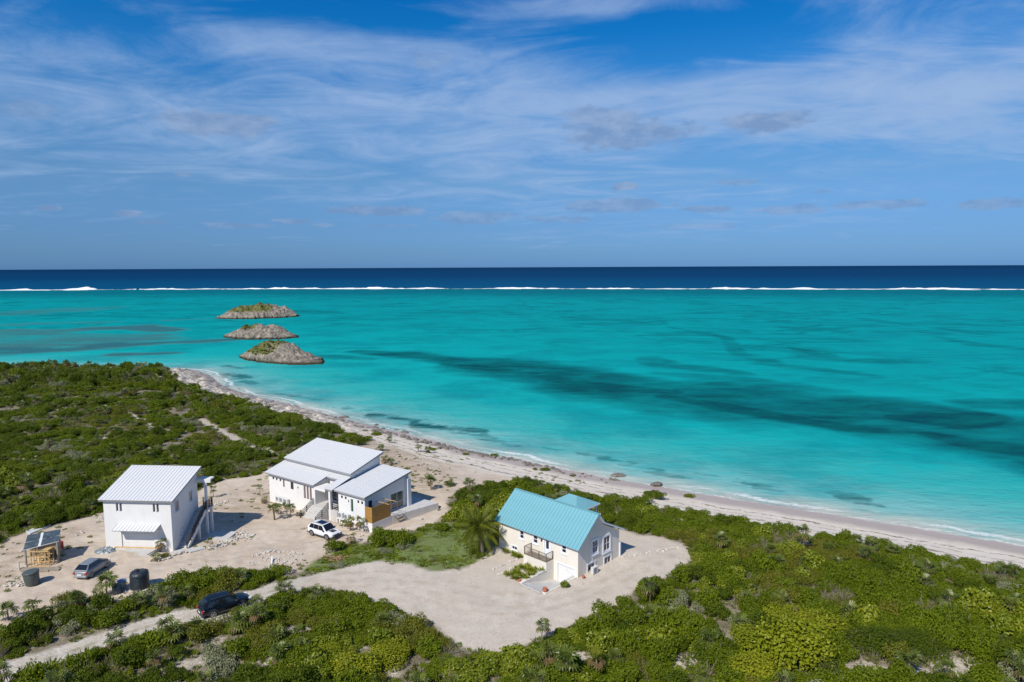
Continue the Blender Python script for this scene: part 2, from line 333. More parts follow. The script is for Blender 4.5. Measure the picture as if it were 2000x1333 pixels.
# polar-like lattice: cells grow with distance
us = np.concatenate([np.arange(-1.9, -1.0, .02), np.arange(-1.0, 1.0, .0042), np.arange(1.0, 1.92, .02)])
ys = [22.0]
while ys[-1] < 300: ys.append(ys[-1]*1.0062)
ys = np.array(ys)
UU, YY = np.meshgrid(us, ys); GP = np.stack([(UU*YY).ravel(), YY.ravel()], 1)
keep_v = shore_d(GP)
gm = masks(GP)
gm['rut'] = np.zeros(len(GP))
for pl in [[(560, 1146), (640, 1128), (740, 1122), (860, 1138), (990, 1172), (1075, 1160), (1085, 1132)], [(600, 1140), (760, 1140), (900, 1185), (1020, 1195), (1130, 1165), (1250, 1110), (1300, 1085)], [(560, 1147), (500, 1166), (440, 1189), (400, 1200), (270, 1229), (120, 1277), (0, 1318), (-90, 1352)],
           [(625, 1050), (540, 1072), (430, 1092), (300, 1112), (160, 1142), (0, 1185)], [(200, 1118), (330, 1108), (470, 1085), (560, 1062), (600, 1048)], [(440, 950), (470, 1000), (450, 1050), (380, 1100)], [(60, 1150), (160, 1120), (240, 1085)]]:
    d_, _ = seg_dist(GP, TP(pl)); gm['rut'] = np.maximum(gm['rut'], sst(.34-np.abs(d_-.78)+(fbm(GP[:, 0]*.8, GP[:, 1]*.8, 77)-.5)*.5, -.16, .16))
gz = ground(GP, gm['shore'])
gz = gz + (fbm(GP[:, 0]*.25, GP[:, 1]*.25, 21)-.5)*.25*np.clip(-gm['shore']/8, 0, 1) + (fbm(GP[:, 0]*1.3, GP[:, 1]*1.3, 22)-.5)*(.10+.12*gm['lot']*(1-gm['drive']))
gz += gm['rock']*np.clip(fbm(GP[:, 0]*.55, GP[:, 1]*.55, 31, 5, .6)-.42, 0, 1)*3.4*np.clip(-gm['shore']/2, 0, 1)
for hx, hw in ((RAMP, 0.0),): gz = np.where(sdf(GP, RAMP) < 0.02, np.minimum(gz, -1.9), gz)
def flat_under(poly, zt):
    global gz
    d = sdf(GP, poly); k = sst(-d, -1.0, 0.2); gz = gz*(1-k)+np.minimum(gz, zt)*k
flat_under(np.array([b_w(-20.5, -.2), b_w(1.5, -.2), b_w(3.0, 11), b_w(-20.5, 9)]), -1.2)
flat_under(np.array([a_w(-8.5, -.2), a_w(1.3, -.2), a_w(1.5, 7.3), a_w(-8.5, 6.2)]), -.4)
nu, ny = len(us), len(ys)
idx = np.arange(nu*ny).reshape(ny, nu)
quads = np.stack([idx[:-1, :-1], idx[:-1, 1:], idx[1:, 1:], idx[1:, :-1]], -1).reshape(-1, 4)
fmask = {k: v[quads].mean(1) for k, v in gm.items()}
quads_ok = fmask['shore'] < 14
cls = np.zeros(len(quads), int)                               # 0 scrub ground
cls[fmask['beach'] > .5] = 1
cls[(fmask['lot'] > .5) & (fmask['beach'] <= .5)] = 2
cls[fmask['drive'] > .5] = 3
cls[(fmask['track'] > .5) & (fmask['drive'] <= .5)] = 4

def mesh_np(name, V, Q, attrs, smooth=True):
    used = np.unique(Q); remap = np.full(len(V), -1); remap[used] = np.arange(len(used)); V = V[used]; Q = remap[Q]
    me = bpy.data.meshes.new(name); me.vertices.add(len(V)); me.vertices.foreach_set('co', V.astype(np.float32).ravel())
    me.loops.add(Q.size); me.loops.foreach_set('vertex_index', Q.astype(np.int32).ravel())
    me.polygons.add(len(Q)); me.polygons.foreach_set('loop_start', np.arange(0, Q.size, Q.shape[1], dtype=np.int32))
    if smooth: me.polygons.foreach_set('use_smooth', np.ones(len(Q), bool))
    me.update(calc_edges=True)
    for k, v in attrs.items():
        a = me.attributes.new(k, 'FLOAT', 'POINT'); a.data.foreach_set('value', v[used].astype(np.float32))
    return me
# ---- ground material: one recipe, weighted by what lies where
gmat, t, bs, out = new_mat('ground_cover')
P = t.pos()
n_big = t.noise(P, .12, 4, .6); n_mid = t.noise(P, .7, 5, .6); n_fine = t.noise(P, 4.5, 5, .65); n_grit = t.noise(P, 17, 3, .6)
soil = t.mix(t.mr(n_mid, .35, .68), (.18, .15, .10), (.36, .31, .23))
soil = t.mix(t.mr(n_fine, .42, .7), soil, (.09, .075, .04))
sand = t.mix(t.mr(n_big, .35, .65), (.545, .435, .33), (.625, .525, .415))
sand = t.mix(t.mr(n_mid, .42, .66, 0, .7), sand, (.64, .555, .455))
sand = t.mix(t.mr(n_fine, .55, .72, 0, .55), sand, (.38, .30, .22))
streak = t.noise(t.mapping(P, scale=(.35, 1.6, 1), rot=(0, 0, -.45)), 1.0, 6, .7, .8)
sand = t.mix(t.mr(streak, .53, .66, 0, .75), sand, (.42, .325, .24))
sand = t.mix(t.mr(n_grit, .60, .72, 0, .6), sand, (.31, .25, .19))
dirtf = t.m('MULTIPLY', t.attr('dirt'), t.mr(t.noise(t.mapping(P, scale=(.5, 1.2, 1), rot=(0, 0, -.4)), .55, 6, .7), .36, .62))
sand = t.mix(t.m('MULTIPLY', dirtf, .75), sand, t.mix(t.mr(n_fine, .4, .62), (.42, .315, .22), (.25, .185, .125)))
drive = t.mix(t.mr(n_big, .35, .65), (.58, .50, .41), (.635, .56, .47))
drive = t.mix(t.mr(n_fine, .45, .68, 0, .6), drive, (.50, .44, .37)); drive = t.mix(t.mr(n_grit, .55, .66, 0, .8), drive, (.33, .28, .22))
drive = t.mix(t.mr(n_mid, .46, .66, 0, .5), drive, (.475, .40, .32)); drive = t.mix(t.mr(t.noise(P, 2.1, 4, .7), .58, .66, 0, .6), drive, (.40, .335, .265))
rut = t.noise(t.mapping(P, scale=(.2, 1.1, 1), rot=(0, 0, .3)), 1.0, 5, .65, 1.2)
drive = t.mix(t.mr(rut, .5, .66, 0, .5), drive, (.53, .46, .38))
td = t.attr('trackd')
strip = t.m('MULTIPLY', t.mr(td, .45, .15), t.mr(n_mid, .4, .6))
track = t.mix(t.mr(n_fine, .4, .66), (.62, .57, .50), (.44, .385, .31))
track = t.mix(t.m('MULTIPLY', strip, .7), track, (.24, .22, .12))
sh = t.attr('shore'); L = t.m('MULTIPLY', sh, -1)
beach = t.mix(t.mr(n_mid, .35, .68), (.67, .585, .48), (.73, .655, .56))
wob = t.m('MULTIPLY', t.m('SUBTRACT', t.noise(P, .16, 4, .6), .5), 5)
Lw = t.m('ADD', L, wob)
wet = t.mr(Lw, 5.6, 3.2); beach = t.mix(wet, beach, (.47, .385, .33))
brk = t.noise(t.mapping(P, scale=(1, 1, 1)), 1.1, 6, .72)
def wrack(c, lo, pos, width, k):
    b = t.m('SUBTRACT', 1.0, t.m('DIVIDE', t.m('ABSOLUTE', t.m('SUBTRACT', t.m('ADD', Lw, t.m('MULTIPLY', n_mid, 1.2)), pos)), width), clamp=True)
    return t.mix(t.m('MULTIPLY', t.mr(t.m('ADD', t.m('MULTIPLY', b, .42), brk), lo, lo+.1), k), c, (.15, .105, .075))
beach = wrack(beach, .79, 7.3, .7, .8); beach = wrack(beach, .83, 9.4, .8, .75); beach = wrack(beach, .80, 12.2, 1.4, .7)
rock = t.mix(t.mr(n_fine, .36, .62), (.10, .088, .075), (.40, .37, .33)); rock = t.mix(t.mr(n_mid, .54, .66), rock, (.62, .56, .48))
rockf = t.m('MULTIPLY', t.attr('rock'), t.mr(n_mid, .62, .42))
weed = t.mix(t.mr(n_fine, .35, .65), (.125, .185, .042), (.20, .225, .085))
c = soil
c = t.mix(t.attr('gap'), c, t.mix(t.mr(n_fine, .42, .64), (.58, .52, .44), (.28, .23, .17)))
c = t.mix(t.attr('lot'), c, sand)
c = t.mix(t.m('MULTIPLY', t.attr('weed'), t.mr(n_mid, .32, .46, .5, 1)), c, weed)
c = t.mix(t.attr('beach'), c, beach); c = t.mix(rockf, c, rock)
c = t.mix(t.attr('track'), c, track); c = t.mix(t.attr('drive'), c, drive)
c = t.mix(t.m('MULTIPLY', t.attr('rut'), t.mr(n_mid, .38, .62, .05, .55)), c, (.43, .355, .275))
t.put(bs.inputs['Base Color'], c); t.put(bs.inputs['Roughness'], t.mr(t.m('MULTIPLY', wet, t.attr('beach')), 0, 1, .92, .45)); bs.inputs['Specular IOR Level'].default_value = .25
bump(t, bs, t.m('ADD', t.m('MULTIPLY', n_fine, .8), t.m('ADD', t.m('MULTIPLY', n_grit, .4), n_mid)), .55, .10)
GV = np.column_stack([GP, gz])
at = {k: gm[k] for k in ('shore', 'dirt', 'rut', 'drive', 'trackd', 'track', 'lot', 'weed', 'beach', 'gap', 'rock')}
for k, nm in enumerate(['ground', 'beach', 'building_lot', 'driveway', 'dirt_track']):
    me = mesh_np(nm, GV, quads[(cls == k) & quads_ok], at); me.materials.append(gmat); tag(link(nm, me), kind='structure')
# the land behind the camera
mb = MB(); e = [(-1.9*22, 22), (1.9*22, 22), (300, -150), (-300, -150)]
mb.face([(x, y, -.6) for x, y in e]); tag(mb.obj('ground', gmat), kind='structure')

# ------------------------------------------------------------------ sea
azs = np.concatenate([np.arange(-89, -46, 1.0), np.arange(-46, 46, .17), np.arange(46, 90, 1.0)])
deps = np.concatenate([np.linspace(32, 22, 20, endpoint=False), np.linspace(22, 5, 190, endpoint=False), np.linspace(5, .5, 190, endpoint=False), np.geomspace(.5, .03, 30)])
AZ, DP = np.meshgrid(np.radians(azs), np.radians(deps)); DD = (CAM_H-SEA)/np.tan(DP)
SP = np.stack([(np.sin(AZ)*DD).ravel(), (np.cos(AZ)*DD).ravel()], 1)
SP = np.stack([(np.tan(np.clip(AZ, -1.45, 1.45))*np.cos(AZ)*DD).ravel(), SP[:, 1]], 1)
near = np.hypot(SP[:, 0], SP[:, 1]) < 2600
ssd = np.full(len(SP), 4000.); ssd[near] = shore_d(SP[near])
def stroke(pts, widths, hard=.55):
    pl = np.array([ray_z(x, y, SEA) for x, y in pts]); d, tt = seg_dist(SP, pl)
    wd = np.interp(tt, np.arange(len(pts)), widths); return d/wd
WN = (fbm(SP[:, 0]*.03, SP[:, 1]*.03, 5)-.5)
grass = np.zeros(len(SP)); reef = np.zeros(len(SP))
def add(arr, pts, widths, k, warp=1.1): 
    q = stroke(pts, widths)+WN*warp; return np.maximum(arr, k*sst(-q, -1.15, -.35))
grass = add(grass, [(700, 687), (780, 692), (850, 700), (950, 713), (1050, 724), (1150, 740), (1250, 757), (1350, 772), (1450, 786), (1550, 800), (1650, 810), (1750, 820), (1850, 835), (1950, 850), (2120, 880), (2400, 940)],
            [9, 12, 18, 24, 28, 30, 31, 32, 32, 34, 34, 34, 34, 34, 34, 34], .80)
for pts, wd, k in [([(870, 712), (960, 722), (1040, 730)], [5, 9, 5], 1.0), ([(1080, 742), (1200, 758), (1310, 766)], [5, 9, 6], 1.0), ([(1300, 775), (1420, 797), (1540, 818), (1640, 834), (1720, 842)], [5, 9, 9, 8, 4], 1.0), ([(1760, 816), (1850, 824), (1930, 815)], [6, 12, 8], 1.0),
                   ([(1820, 850), (1900, 868), (2000, 882)], [5, 9, 9], 1.0), ([(640, 697), (720, 702)], [10, 6], .55), ([(640, 678), (740, 680)], [8, 5], .35)]: grass = add(grass, pts, wd, k, .8)
for pts, wd, k in [([(1270, 700), (1300, 715), (1380, 722), (1450, 730)], [7, 10, 12, 8], .55), ([(1490, 712), (1600, 722), (1700, 735)], [6, 9, 7], .5), ([(1600, 700), (1720, 705), (1800, 706)], [10, 14, 10], .5), ([(1310, 640), (1420, 660), (1440, 690), (1500, 705)], [5, 6, 5, 6], .45), ([(1550, 680), (1620, 695)], [5, 9], .5),
                   ([(1840, 660), (1920, 675), (2010, 683)], [8, 10, 10], .5), ([(1550, 640), (1620, 645)], [12, 14], .4), ([(1110, 620), (1260, 632)], [9, 9], .35), ([(1330, 612), (1410, 612)], [12, 12], .4), ([(1680, 622), (1790, 637)], [9, 9], .4), ([(1820, 640), (1930, 655)], [8, 8], .4), ([(560, 608), (640, 612)], [30, 20], .4),
                   ([(1900, 720), (2000, 732)], [8, 10], .5), ([(1500, 755), (1650, 765)], [8, 6], .5), ([(1290, 730), (1480, 742)], [10, 7], .55), ([(1380, 745), (1560, 752)], [9, 7], .45), ([(1920, 790), (2020, 790)], [12, 12], .6)]: grass = add(grass, pts, wd, k, 1.3)
for cx, cy, rx, rw, k in [(770, 817, 40, 2.2, .8), (870, 836, 60, 2.6, .85), (930, 850, 40, 1.4, .6), (640, 794, 14, 1.2, .7), (455, 735, 24, 4, .75), (480, 748, 14, 3, .7), (1090, 878, 30, 1.0, .55), (1205, 900, 30, 1.3, .55), (1250, 913, 40, 1.0, .5), (1330, 933, 40, 1.3, .5), (1460, 945, 40, 1.3, .55), (1670, 974, 22, 1.3, .62), (1700, 985, 20, .8, .6), (1695, 999, 10, .5, .6),
                        (1650, 966, 26, 1.2, .5), (700, 800, 26, 1.4, .5), (560, 772, 20, 1.6, .5), (610, 780, 24, 1.4, .4), (960, 860, 30, .9, .5), (1010, 872, 26, .8, .5), (1160, 890, 30, .8, .5), (1290, 925, 30, .8, .5), (1400, 930, 40, .8, .4), (1500, 957, 30, .8, .5), (740, 808, 60, 1.2, .4), (450, 717, 18, 3, .6), (830, 826, 70, 1.0, .5)]:
    pl = [(cx-rx, cy-rx*.12), (cx+rx, cy+rx*.12)]; q = stroke(pl, [rw, rw]) + (fbm(SP[:, 0]*.35, SP[:, 1]*.35, 9)-.5)*2.6
    grass = np.maximum(grass, k*sst(-q, -1.3, -.2))
for pts, wd, k in [([(-300, 690), (0, 687), (100, 684), (220, 677), (330, 669), (440, 664), (500, 660)], [26, 24, 22, 22, 18, 14, 8], .8), ([(-300, 676), (0, 672), (150, 668), (330, 662)], [50, 48, 44, 22], .62), ([(-200, 655), (0, 652), (100, 648), (190, 644)], [34, 32, 28, 14], .62), ([(180, 642), (260, 640), (320, 645)], [22, 28, 16], .75), ([(230, 692), (260, 692), (330, 690)], [9, 10, 6], .8),
                   ([(330, 626), (420, 622)], [5, 6], .5), ([(0, 637), (40, 637)], [4, 3], .6), ([(60, 610), (160, 602)], [55, 40], .4), ([(-100, 640), (60, 632), (200, 630)], [18, 18, 14], .4), ([(120, 660), (300, 655)], [30, 20], .5)]: reef = add(reef, pts, wd, k, 1.4)
WN = np.zeros(len(SP))
# islets: a pale rim of shallows and a little surf
ISL_PX = [(500, 617), (512, 661), (556, 708)]
ysea = SP[:, 1]
RF = np.array([ray_z(x, y, SEA) for x, y in [(-800, 571), (0, 567.5), (500, 565), (1000, 564.5), (1500, 565), (2000, 566), (2800, 567)]])
def reef_y(x): return np.interp(x, RF[:, 0], RF[:, 1])
reefline = reef_y(SP[:, 0])
outd = ysea-reefline
ns_, na = DD.shape
idx = np.arange(ns_*na).reshape(ns_, na); sq = np.stack([idx[:-1, :-1], idx[:-1, 1:], idx[1:, 1:], idx[1:, :-1]], -1).reshape(-1, 4)
okq = ssd[sq].max(1) > -9
me = mesh_np('sea', np.column_stack([SP, np.full(len(SP), SEA)]), sq[okq], {'shore': ssd, 'grass': grass, 'reef': reef, 'outd': outd})
smat, t, bs, out = new_mat('sea_water')
P = t.pos(); sh = t.attr('shore')
n1 = t.noise(P, .035, 5, .6); n2 = t.noise(t.mapping(P, scale=(.6, 1.2, 1)), .16, 5, .6); n3 = t.noise(P, .5, 4, .6)
shw = t.m('ADD', sh, t.m('MULTIPLY', t.m('SUBTRACT', n2, .5), t.mr(sh, 0, 30, 6, 26)))
lg = t.m('MULTIPLY', t.m('LOGARITHM', t.m('ADD', t.m('MAXIMUM', shw, 0), 1), 10), 1/3.2)      # 0 at the sand, 1 far out
base = t.ramp(lg, [(0.0, (.44, .47, .42)), (.17, (.34, .47, .42)), (.30, (.17, .43, .42)), (.42, (.045, .385, .37)), (.52, (.005, .355, .35)), (.62, (.001, .325, .325)), (.75, (.0, .275, .285)), (.86, (.0, .26, .28)), (.95, (.0, .25, .285)), (1.0, (.0, .215, .275))])
base = t.mix(t.mr(n1, .46, .62, 0, .55), base, (.001, .205, .235)); base = t.mix(t.mr(n2, .48, .72, 0, .3), base, (.004, .42, .43))
# faint dark lines of weed over the lagoon floor
lw = t.mapping(P, scale=(.55, 1, 1), rot=(0, 0, .28))
ln = t.noise(lw, .022, 5, .55, 1.6); line = t.m('SUBTRACT', 1.0, t.m('MULTIPLY', t.m('ABSOLUTE', t.m('SUBTRACT', ln, .5)), 15), clamp=True)
pat = t.mr(t.noise(P, .012, 3, .5), .42, .54)
far = t.mr(sh, 60, 220)
base = t.mix(t.m('MULTIPLY', t.m('MULTIPLY', line, pat), t.m('MULTIPLY', far, .6)), base, (.0, .125, .13))
pt = t.mr(t.noise(lw, .03, 6, .62, .8), .58, .70); base = t.mix(t.m('MULTIPLY', pt, t.m('MULTIPLY', far, .5)), base, (.0, .15, .16))
g = t.attr('grass'); gn = t.mr(t.m('ADD', g, t.m('MULTIPLY', t.m('SUBTRACT', t.mix(t.mr(sh, 25, 60), t.noise(t.mapping(P, scale=(.4, 1, 1), rot=(0, 0, .3)), .42, 6, .66), t.noise(t.mapping(P, scale=(.45, 1, 1)), .07, 7, .66)), .5), 1.25)), .18, .95)
g2 = t.m('MULTIPLY', gn, t.mr(g, .02, .2))
base = t.mix(t.m('MULTIPLY', g2, .97), base, t.mix(t.mr(n2, .35, .65), (.0, .052, .066), (.0, .112, .108)))
r = t.attr('reef'); rn = t.mr(t.m('ADD', r, t.m('MULTIPLY', t.m('SUBTRACT', t.noise(t.mapping(P, scale=(.3, 1, 1)), .055, 7, .68), .5), 1.5)), .12, .72)
r2 = t.m('MULTIPLY', rn, t.mr(r, .02, .2)); base = t.mix(t.m('MULTIPLY', r2, .95), base, t.mix(t.mr(r, .6, .95), (.045, .175, .18), (.020, .095, .13)))
# back of the reef, the reef crest, and the deep water beyond
od = t.m('ADD', t.attr('outd'), t.m('MULTIPLY', t.m('SUBTRACT', t.noise(t.mapping(P, scale=(.3, 1, 1)), .02, 5, .6), .5), 150))
base = t.mix(t.m('MULTIPLY', t.mr(od, -420, -130, smooth=True), .92), base, t.mix(t.mr(n2, .4, .62), (.0, .105, .145), (.0, .16, .20)))
base = t.mix(t.mr(t.attr('outd'), 0, 40), base, (.0, .070, .165)); base = t.mix(t.mr(t.attr('outd'), 120, 1500), base, (.0, .036, .112)); base = t.mix(t.mr(t.attr('outd'), 1500, 9000), base, (.0, .024, .078))
deepn = t.noise(t.mapping(P, scale=(.25, 1, 1)), .05, 5, .7); base = t.mix(t.m('MULTIPLY', t.mr(deepn, .4, .7), t.mr(t.attr('outd'), 20, 200, 0, .35)), base, (.0, .058, .15))
# surf along the sand and scattered whitecaps
ph = t.m('ADD', sh, t.m('MULTIPLY', t.m('SUBTRACT', t.noise(P, .09, 3, .5), .5), 7))
fr = t.noise(P, 1.6, 5, .7)
f1 = t.m('SUBTRACT', 1.0, t.m('DIVIDE', t.m('ABSOLUTE', t.m('SUBTRACT', ph, 2.4)), 1.5), clamp=True)
f2 = t.m('SUBTRACT', 1.0, t.m('DIVIDE', t.m('ABSOLUTE', t.m('SUBTRACT', ph, .3)), .9), clamp=True)
seg = t.mr(t.noise(P, .06, 2, .5), .40, .56)
foam = t.m('MAXIMUM', t.m('MULTIPLY', t.mr(t.m('ADD', t.m('MULTIPLY', f1, .55), fr), .78, .98), seg), t.m('MULTIPLY', t.mr(t.m('ADD', t.m('MULTIPLY', f2, .5), fr), .84, 1.0), .7))
foam = t.m('MULTIPLY', foam, t.mr(sh, 8, 5, 0, .68))
milky = t.m('MULTIPLY', t.mr(sh, 7, 0), t.mr(n3, .35, .65, .1, .55)); base = t.mix(milky, base, (.52, .47, .41))
cap = t.m('MULTIPLY', t.mr(t.noise(t.mapping(P, scale=(.35, 1, 1), loc=(31, 7, 0)), .11, 3, .5), .765, .80), t.mr(t.attr('outd'), 30, 200, 0, .8))
cap2 = t.m('MULTIPLY', t.mr(t.noise(t.mapping(P, scale=(.5, 1, 1), loc=(11, 3, 0)), .30, 4, .55), .785, .81), t.m('MULTIPLY', far, .55))
foam = t.m('MAXIMUM', foam, t.m('MAXIMUM', cap, cap2))
base = t.mix(foam, base, (.76, .78, .78))
t.put(bs.inputs['Base Color'], base); bs.inputs['Roughness'].default_value = .9; bs.inputs['Specular IOR Level'].default_value = 0
gl = t.node('ShaderNodeBsdfGlossy'); gl.inputs['Roughness'].default_value = .22; gl.inputs['Color'].default_value = (.9, .95, 1, 1)
fz = t.node('ShaderNodeFresnel'); fz.inputs[0].default_value = 1.33
mx = t.node('ShaderNodeMixShader'); t.put(mx.inputs[0], t.m('MULTIPLY', t.m('MINIMUM', fz.outputs[0], .035), t.mr(foam, 0, 1, 1, .1)))     # a choppy sea never mirrors at a glancing angle
t.l.new(bs.outputs[0], mx.inputs[1]); t.l.new(gl.outputs[0], mx.inputs[2]); t.l.new(mx.outputs[0], out.inputs[0])
wv = t.m('ADD', t.m('MULTIPLY', t.noise(t.mapping(P, scale=(.8, 1.5, 1), rot=(0, 0, .2)), .55, 4, .6), 1.0), t.m('MULTIPLY', t.noise(t.mapping(P, scale=(.6, 1.4, 1)), .12, 3, .5), 2.2))
bump(t, bs, wv, .75, .5); t.l.new(bs.inputs['Normal'].links[0].from_socket, gl.inputs['Normal'])
me.materials.append(smat); tag(link('sea', me), kind='structure')

# ------------------------------------------------------------------ plants
def leaf_mat(name, c1, c2, trans=.42, spec=.25, rough=.5):
    m, t, bs, out = new_mat(name)
    lv = t.attr('lv'); ti = t.attr('tint', 'INSTANCER'); P = t.pos()
    pn = t.noise(P, .22, 3, .55)
    f = t.m('ADD', t.m('MULTIPLY', lv, .6), t.m('ADD', t.m('MULTIPLY', ti, .45), t.m('MULTIPLY', t.m('SUBTRACT', pn, .5), .9)), clamp=True)
    c = t.mix(f, c1, c2)
    t.put(bs.inputs['Base Color'], c); bs.inputs['Roughness'].default_value = rough; bs.inputs['Specular IOR Level'].default_value = spec
    tr = t.node('ShaderNodeBsdfTranslucent'); t.put(tr.inputs[0], t.mix(.5, c, (.16, .20, .01)))
    mx = t.node('ShaderNodeMixShader'); mx.inputs[0].default_value = trans
    t.l.new(bs.outputs[0], mx.inputs[1]); t.l.new(tr.outputs[0], mx.inputs[2]); t.l.new(mx.outputs[0], out.inputs[0])
    return m
LG = leaf_mat('leaf_green', (.112, .160, .005), (.210, .270, .010))
LD = leaf_mat('leaf_dark', (.075, .115, .006), (.150, .200, .010))
LY = leaf_mat('leaf_seagrape', (.135, .185, .006), (.28, .31, .018), .3, .4, .4)
LYB = leaf_mat('leaf_seagrape_bright', (.20, .245, .006), (.38, .39, .02), .4, .3, .45)
LS = leaf_mat('leaf_silver', (.19, .205, .10), (.32, .33, .19), .15)
LO = leaf_mat('leaf_olive', (.125, .140, .010), (.215, .215, .022), .25)
LP = leaf_mat('leaf_palm', (.080, .118, .014), (.19, .215, .038), .25, .4, .4)
LR = leaf_mat('leaf_dry', (.14, .085, .035), (.26, .18, .075), .2)
LC = leaf_mat('leaf_coconut', (.080, .112, .006), (.28, .26, .022), .35, .18, .5)
TW = M('twig', (.27, .235, .20), .9, var=.3, scale=6)
TRK = M('palm_trunk', (.24, .19, .145), .9, var=.3, scale=5, bmp=.4, bscale=14)
rng = np.random.default_rng(7)
def np_mesh(name, V, Fs, mats, mi, lv):
    me = bpy.data.meshes.new(name); me.from_pydata([tuple(v) for v in V], [], [tuple(f) for f in Fs])
    for m in mats: me.materials.append(m)
    me.polygons.foreach_set('material_index', mi)
    a = me.attributes.new('lv', 'FLOAT', 'POINT'); a.data.foreach_set('value', np.asarray(lv, np.float32)); me.update(); return me
def leaves(centers, normals, L, Wd, rg):
    n = len(centers); N = normals/np.linalg.norm(normals, axis=1)[:, None]
    r = rg.normal(size=(n, 3)); r[:, 2] += .5; t_ = r-(r*N).sum(1)[:, None]*N; t_ /= np.linalg.norm(t_, axis=1)[:, None]+1e-9
    b = np.cross(N, t_); l = (L*rg.uniform(.7, 1.25, n))[:, None]; wd = (Wd*rg.uniform(.75, 1.2, n))[:, None]
    p0 = centers-t_*l*.5; p2 = centers+t_*l*.5-N*l*.12; p1 = centers+b*wd*.5+N*l*.06; p3 = centers-b*wd*.5+N*l*.06
    V = np.stack([p0, p1, p2, p3], 1).reshape(-1, 3); Q = np.arange(4*n).reshape(-1, 4)
    return V, Q, np.repeat(rg.random(n), 4)
def shrub_mesh(name, leaf, seed, nl, L, Wd, r=1.0, h=.9, lobes=7, twigs=10, twig_mat=TW, shell=.62, jit=.7, sparse=False):
    rg = np.random.default_rng(seed); C_ = []
    for i in range(lobes):
        a = rg.uniform(0, 2*math.pi); d = r*.62*math.sqrt(rg.random()); rr = r*rg.uniform(.34, .56)
        C_.append((d*math.cos(a), d*math.sin(a), h*rg.uniform(.35, .8)*(1-.45*(d/r)**2), rr))
    C_ = np.array(C_); k = rg.choice(lobes, nl, p=C_[:, 3]**2/(C_[:, 3]**2).sum())
    dr = rg.normal(size=(nl, 3)); dr[:, 2] = np.abs(dr[:, 2])*1.1-.35; dr /= np.linalg.norm(dr, axis=1)[:, None]
    # leaves gather in sprays, so the surface is clumpy with holes between
    q = np.round(dr*3.3+rg.normal(size=(nl, 3))*.23)/3.3; dr = dr*.45+q*.55
    c = C_[k, :3]+dr*(C_[k, 3]*rg.uniform(shell, 1.03, nl))[:, None]*np.array([1, 1, h*.95])
    keep = c[:, 2] > .03; c = c[keep]; dr = dr[keep]
    nrm = dr+rg.normal(size=dr.shape)*jit+np.array([0, 0, .35])
    V, Q, lv = leaves(c, nrm, L, Wd, rg)
    V = list(map(tuple, V)); F = [tuple(q) for q in Q]; mi = [0]*len(F); lv = list(lv)
    for i in range(twigs):
        j = i % lobes; e = C_[j, :3]+rg.normal(size=3)*C_[j, 3]*(.45 if not sparse else .75); e[2] = max(e[2], .15); s = np.array([rg.normal()*.07, rg.normal()*.07, -.1]); mid = (s+e)/2+rg.normal(size=3)*.08
        m2 = MB(); m2.tube([s, mid, e], [.022*r, .014*r, .005], 4, cap=False); b = len(V); V += m2.v; F += [tuple(x+b for x in f) for f in m2.f]; mi += [1]*len(m2.f); lv += [.5]*len(m2.v)
    return np_mesh(name, V, F, [leaf, twig_mat], mi, lv)
def fan_mesh(name, leaf, seed, trunk_h=.5, nf=15, R=.62, blades=9, dead=0, tr=.05, petiole=.5, ruff=0.0):
    rg = np.random.default_rng(seed); V = []; F = []; mi = []; lv = []
    lean = rg.normal(size=2)*.05*trunk_h
    m2 = MB(); m2.tube([(0, 0, -.15), (lean[0]*.5, lean[1]*.5, trunk_h*.5), (lean[0], lean[1], trunk_h)], [tr*1.3, tr, tr*.9], 7); V += m2.v; F += m2.f; mi += [1]*len(m2.f); lv += [.5]*len(V)
    for i in range(nf+dead):
        isd = i >= nf
        a = i*2.399+rg.uniform(-.3, .3); e = (rg.uniform(-.75, -.35) if isd else rg.uniform(-.35, 1.25)); pl = petiole*rg.uniform(.75, 1.15)*(R/.62)
        d = np.array([math.cos(a)*math.cos(e), math.sin(a)*math.cos(e), math.sin(e)]); o = np.array([lean[0], lean[1], trunk_h]); p = o+d*pl
        m2 = MB(); m2.tube([o, p], [.012, .008], 3, cap=False); b = len(V); V += m2.v; F += [tuple(x+b for x in f) for f in m2.f]; mi += [1]*len(m2.f); lv += [.5]*len(m2.v)
        side = np.cross(d, [0, 0, 1.0]); side /= np.linalg.norm(side)+1e-9; upv = np.cross(side, d); sh = rg.random()
        nb = blades+rg.integers(-1, 2)
        for j in range(nb):
            th = (j/(nb-1)-.5)*4.0; u = d*math.cos(th)+side*math.sin(th)
            ln = R*(1-.22*abs(th)/2)*rg.uniform(.9, 1.08); wv = np.cross(u, upv); tip = p+u*ln-np.array([0, 0, .30*ln*(1.4 if isd else 1)])+upv*.05
            midp = p+u*ln*.6+upv*.05; wd = ln*.105
            b = len(V); V += [tuple(p), tuple(midp+wv*wd), tuple(tip), tuple(midp-wv*wd)]; F.append((b, b+1, b+2, b+3)); mi.append(2 if isd else 0); lv += [sh]*4
    return np_mesh(name, V, F, [leaf, TRK, LR], mi, lv)
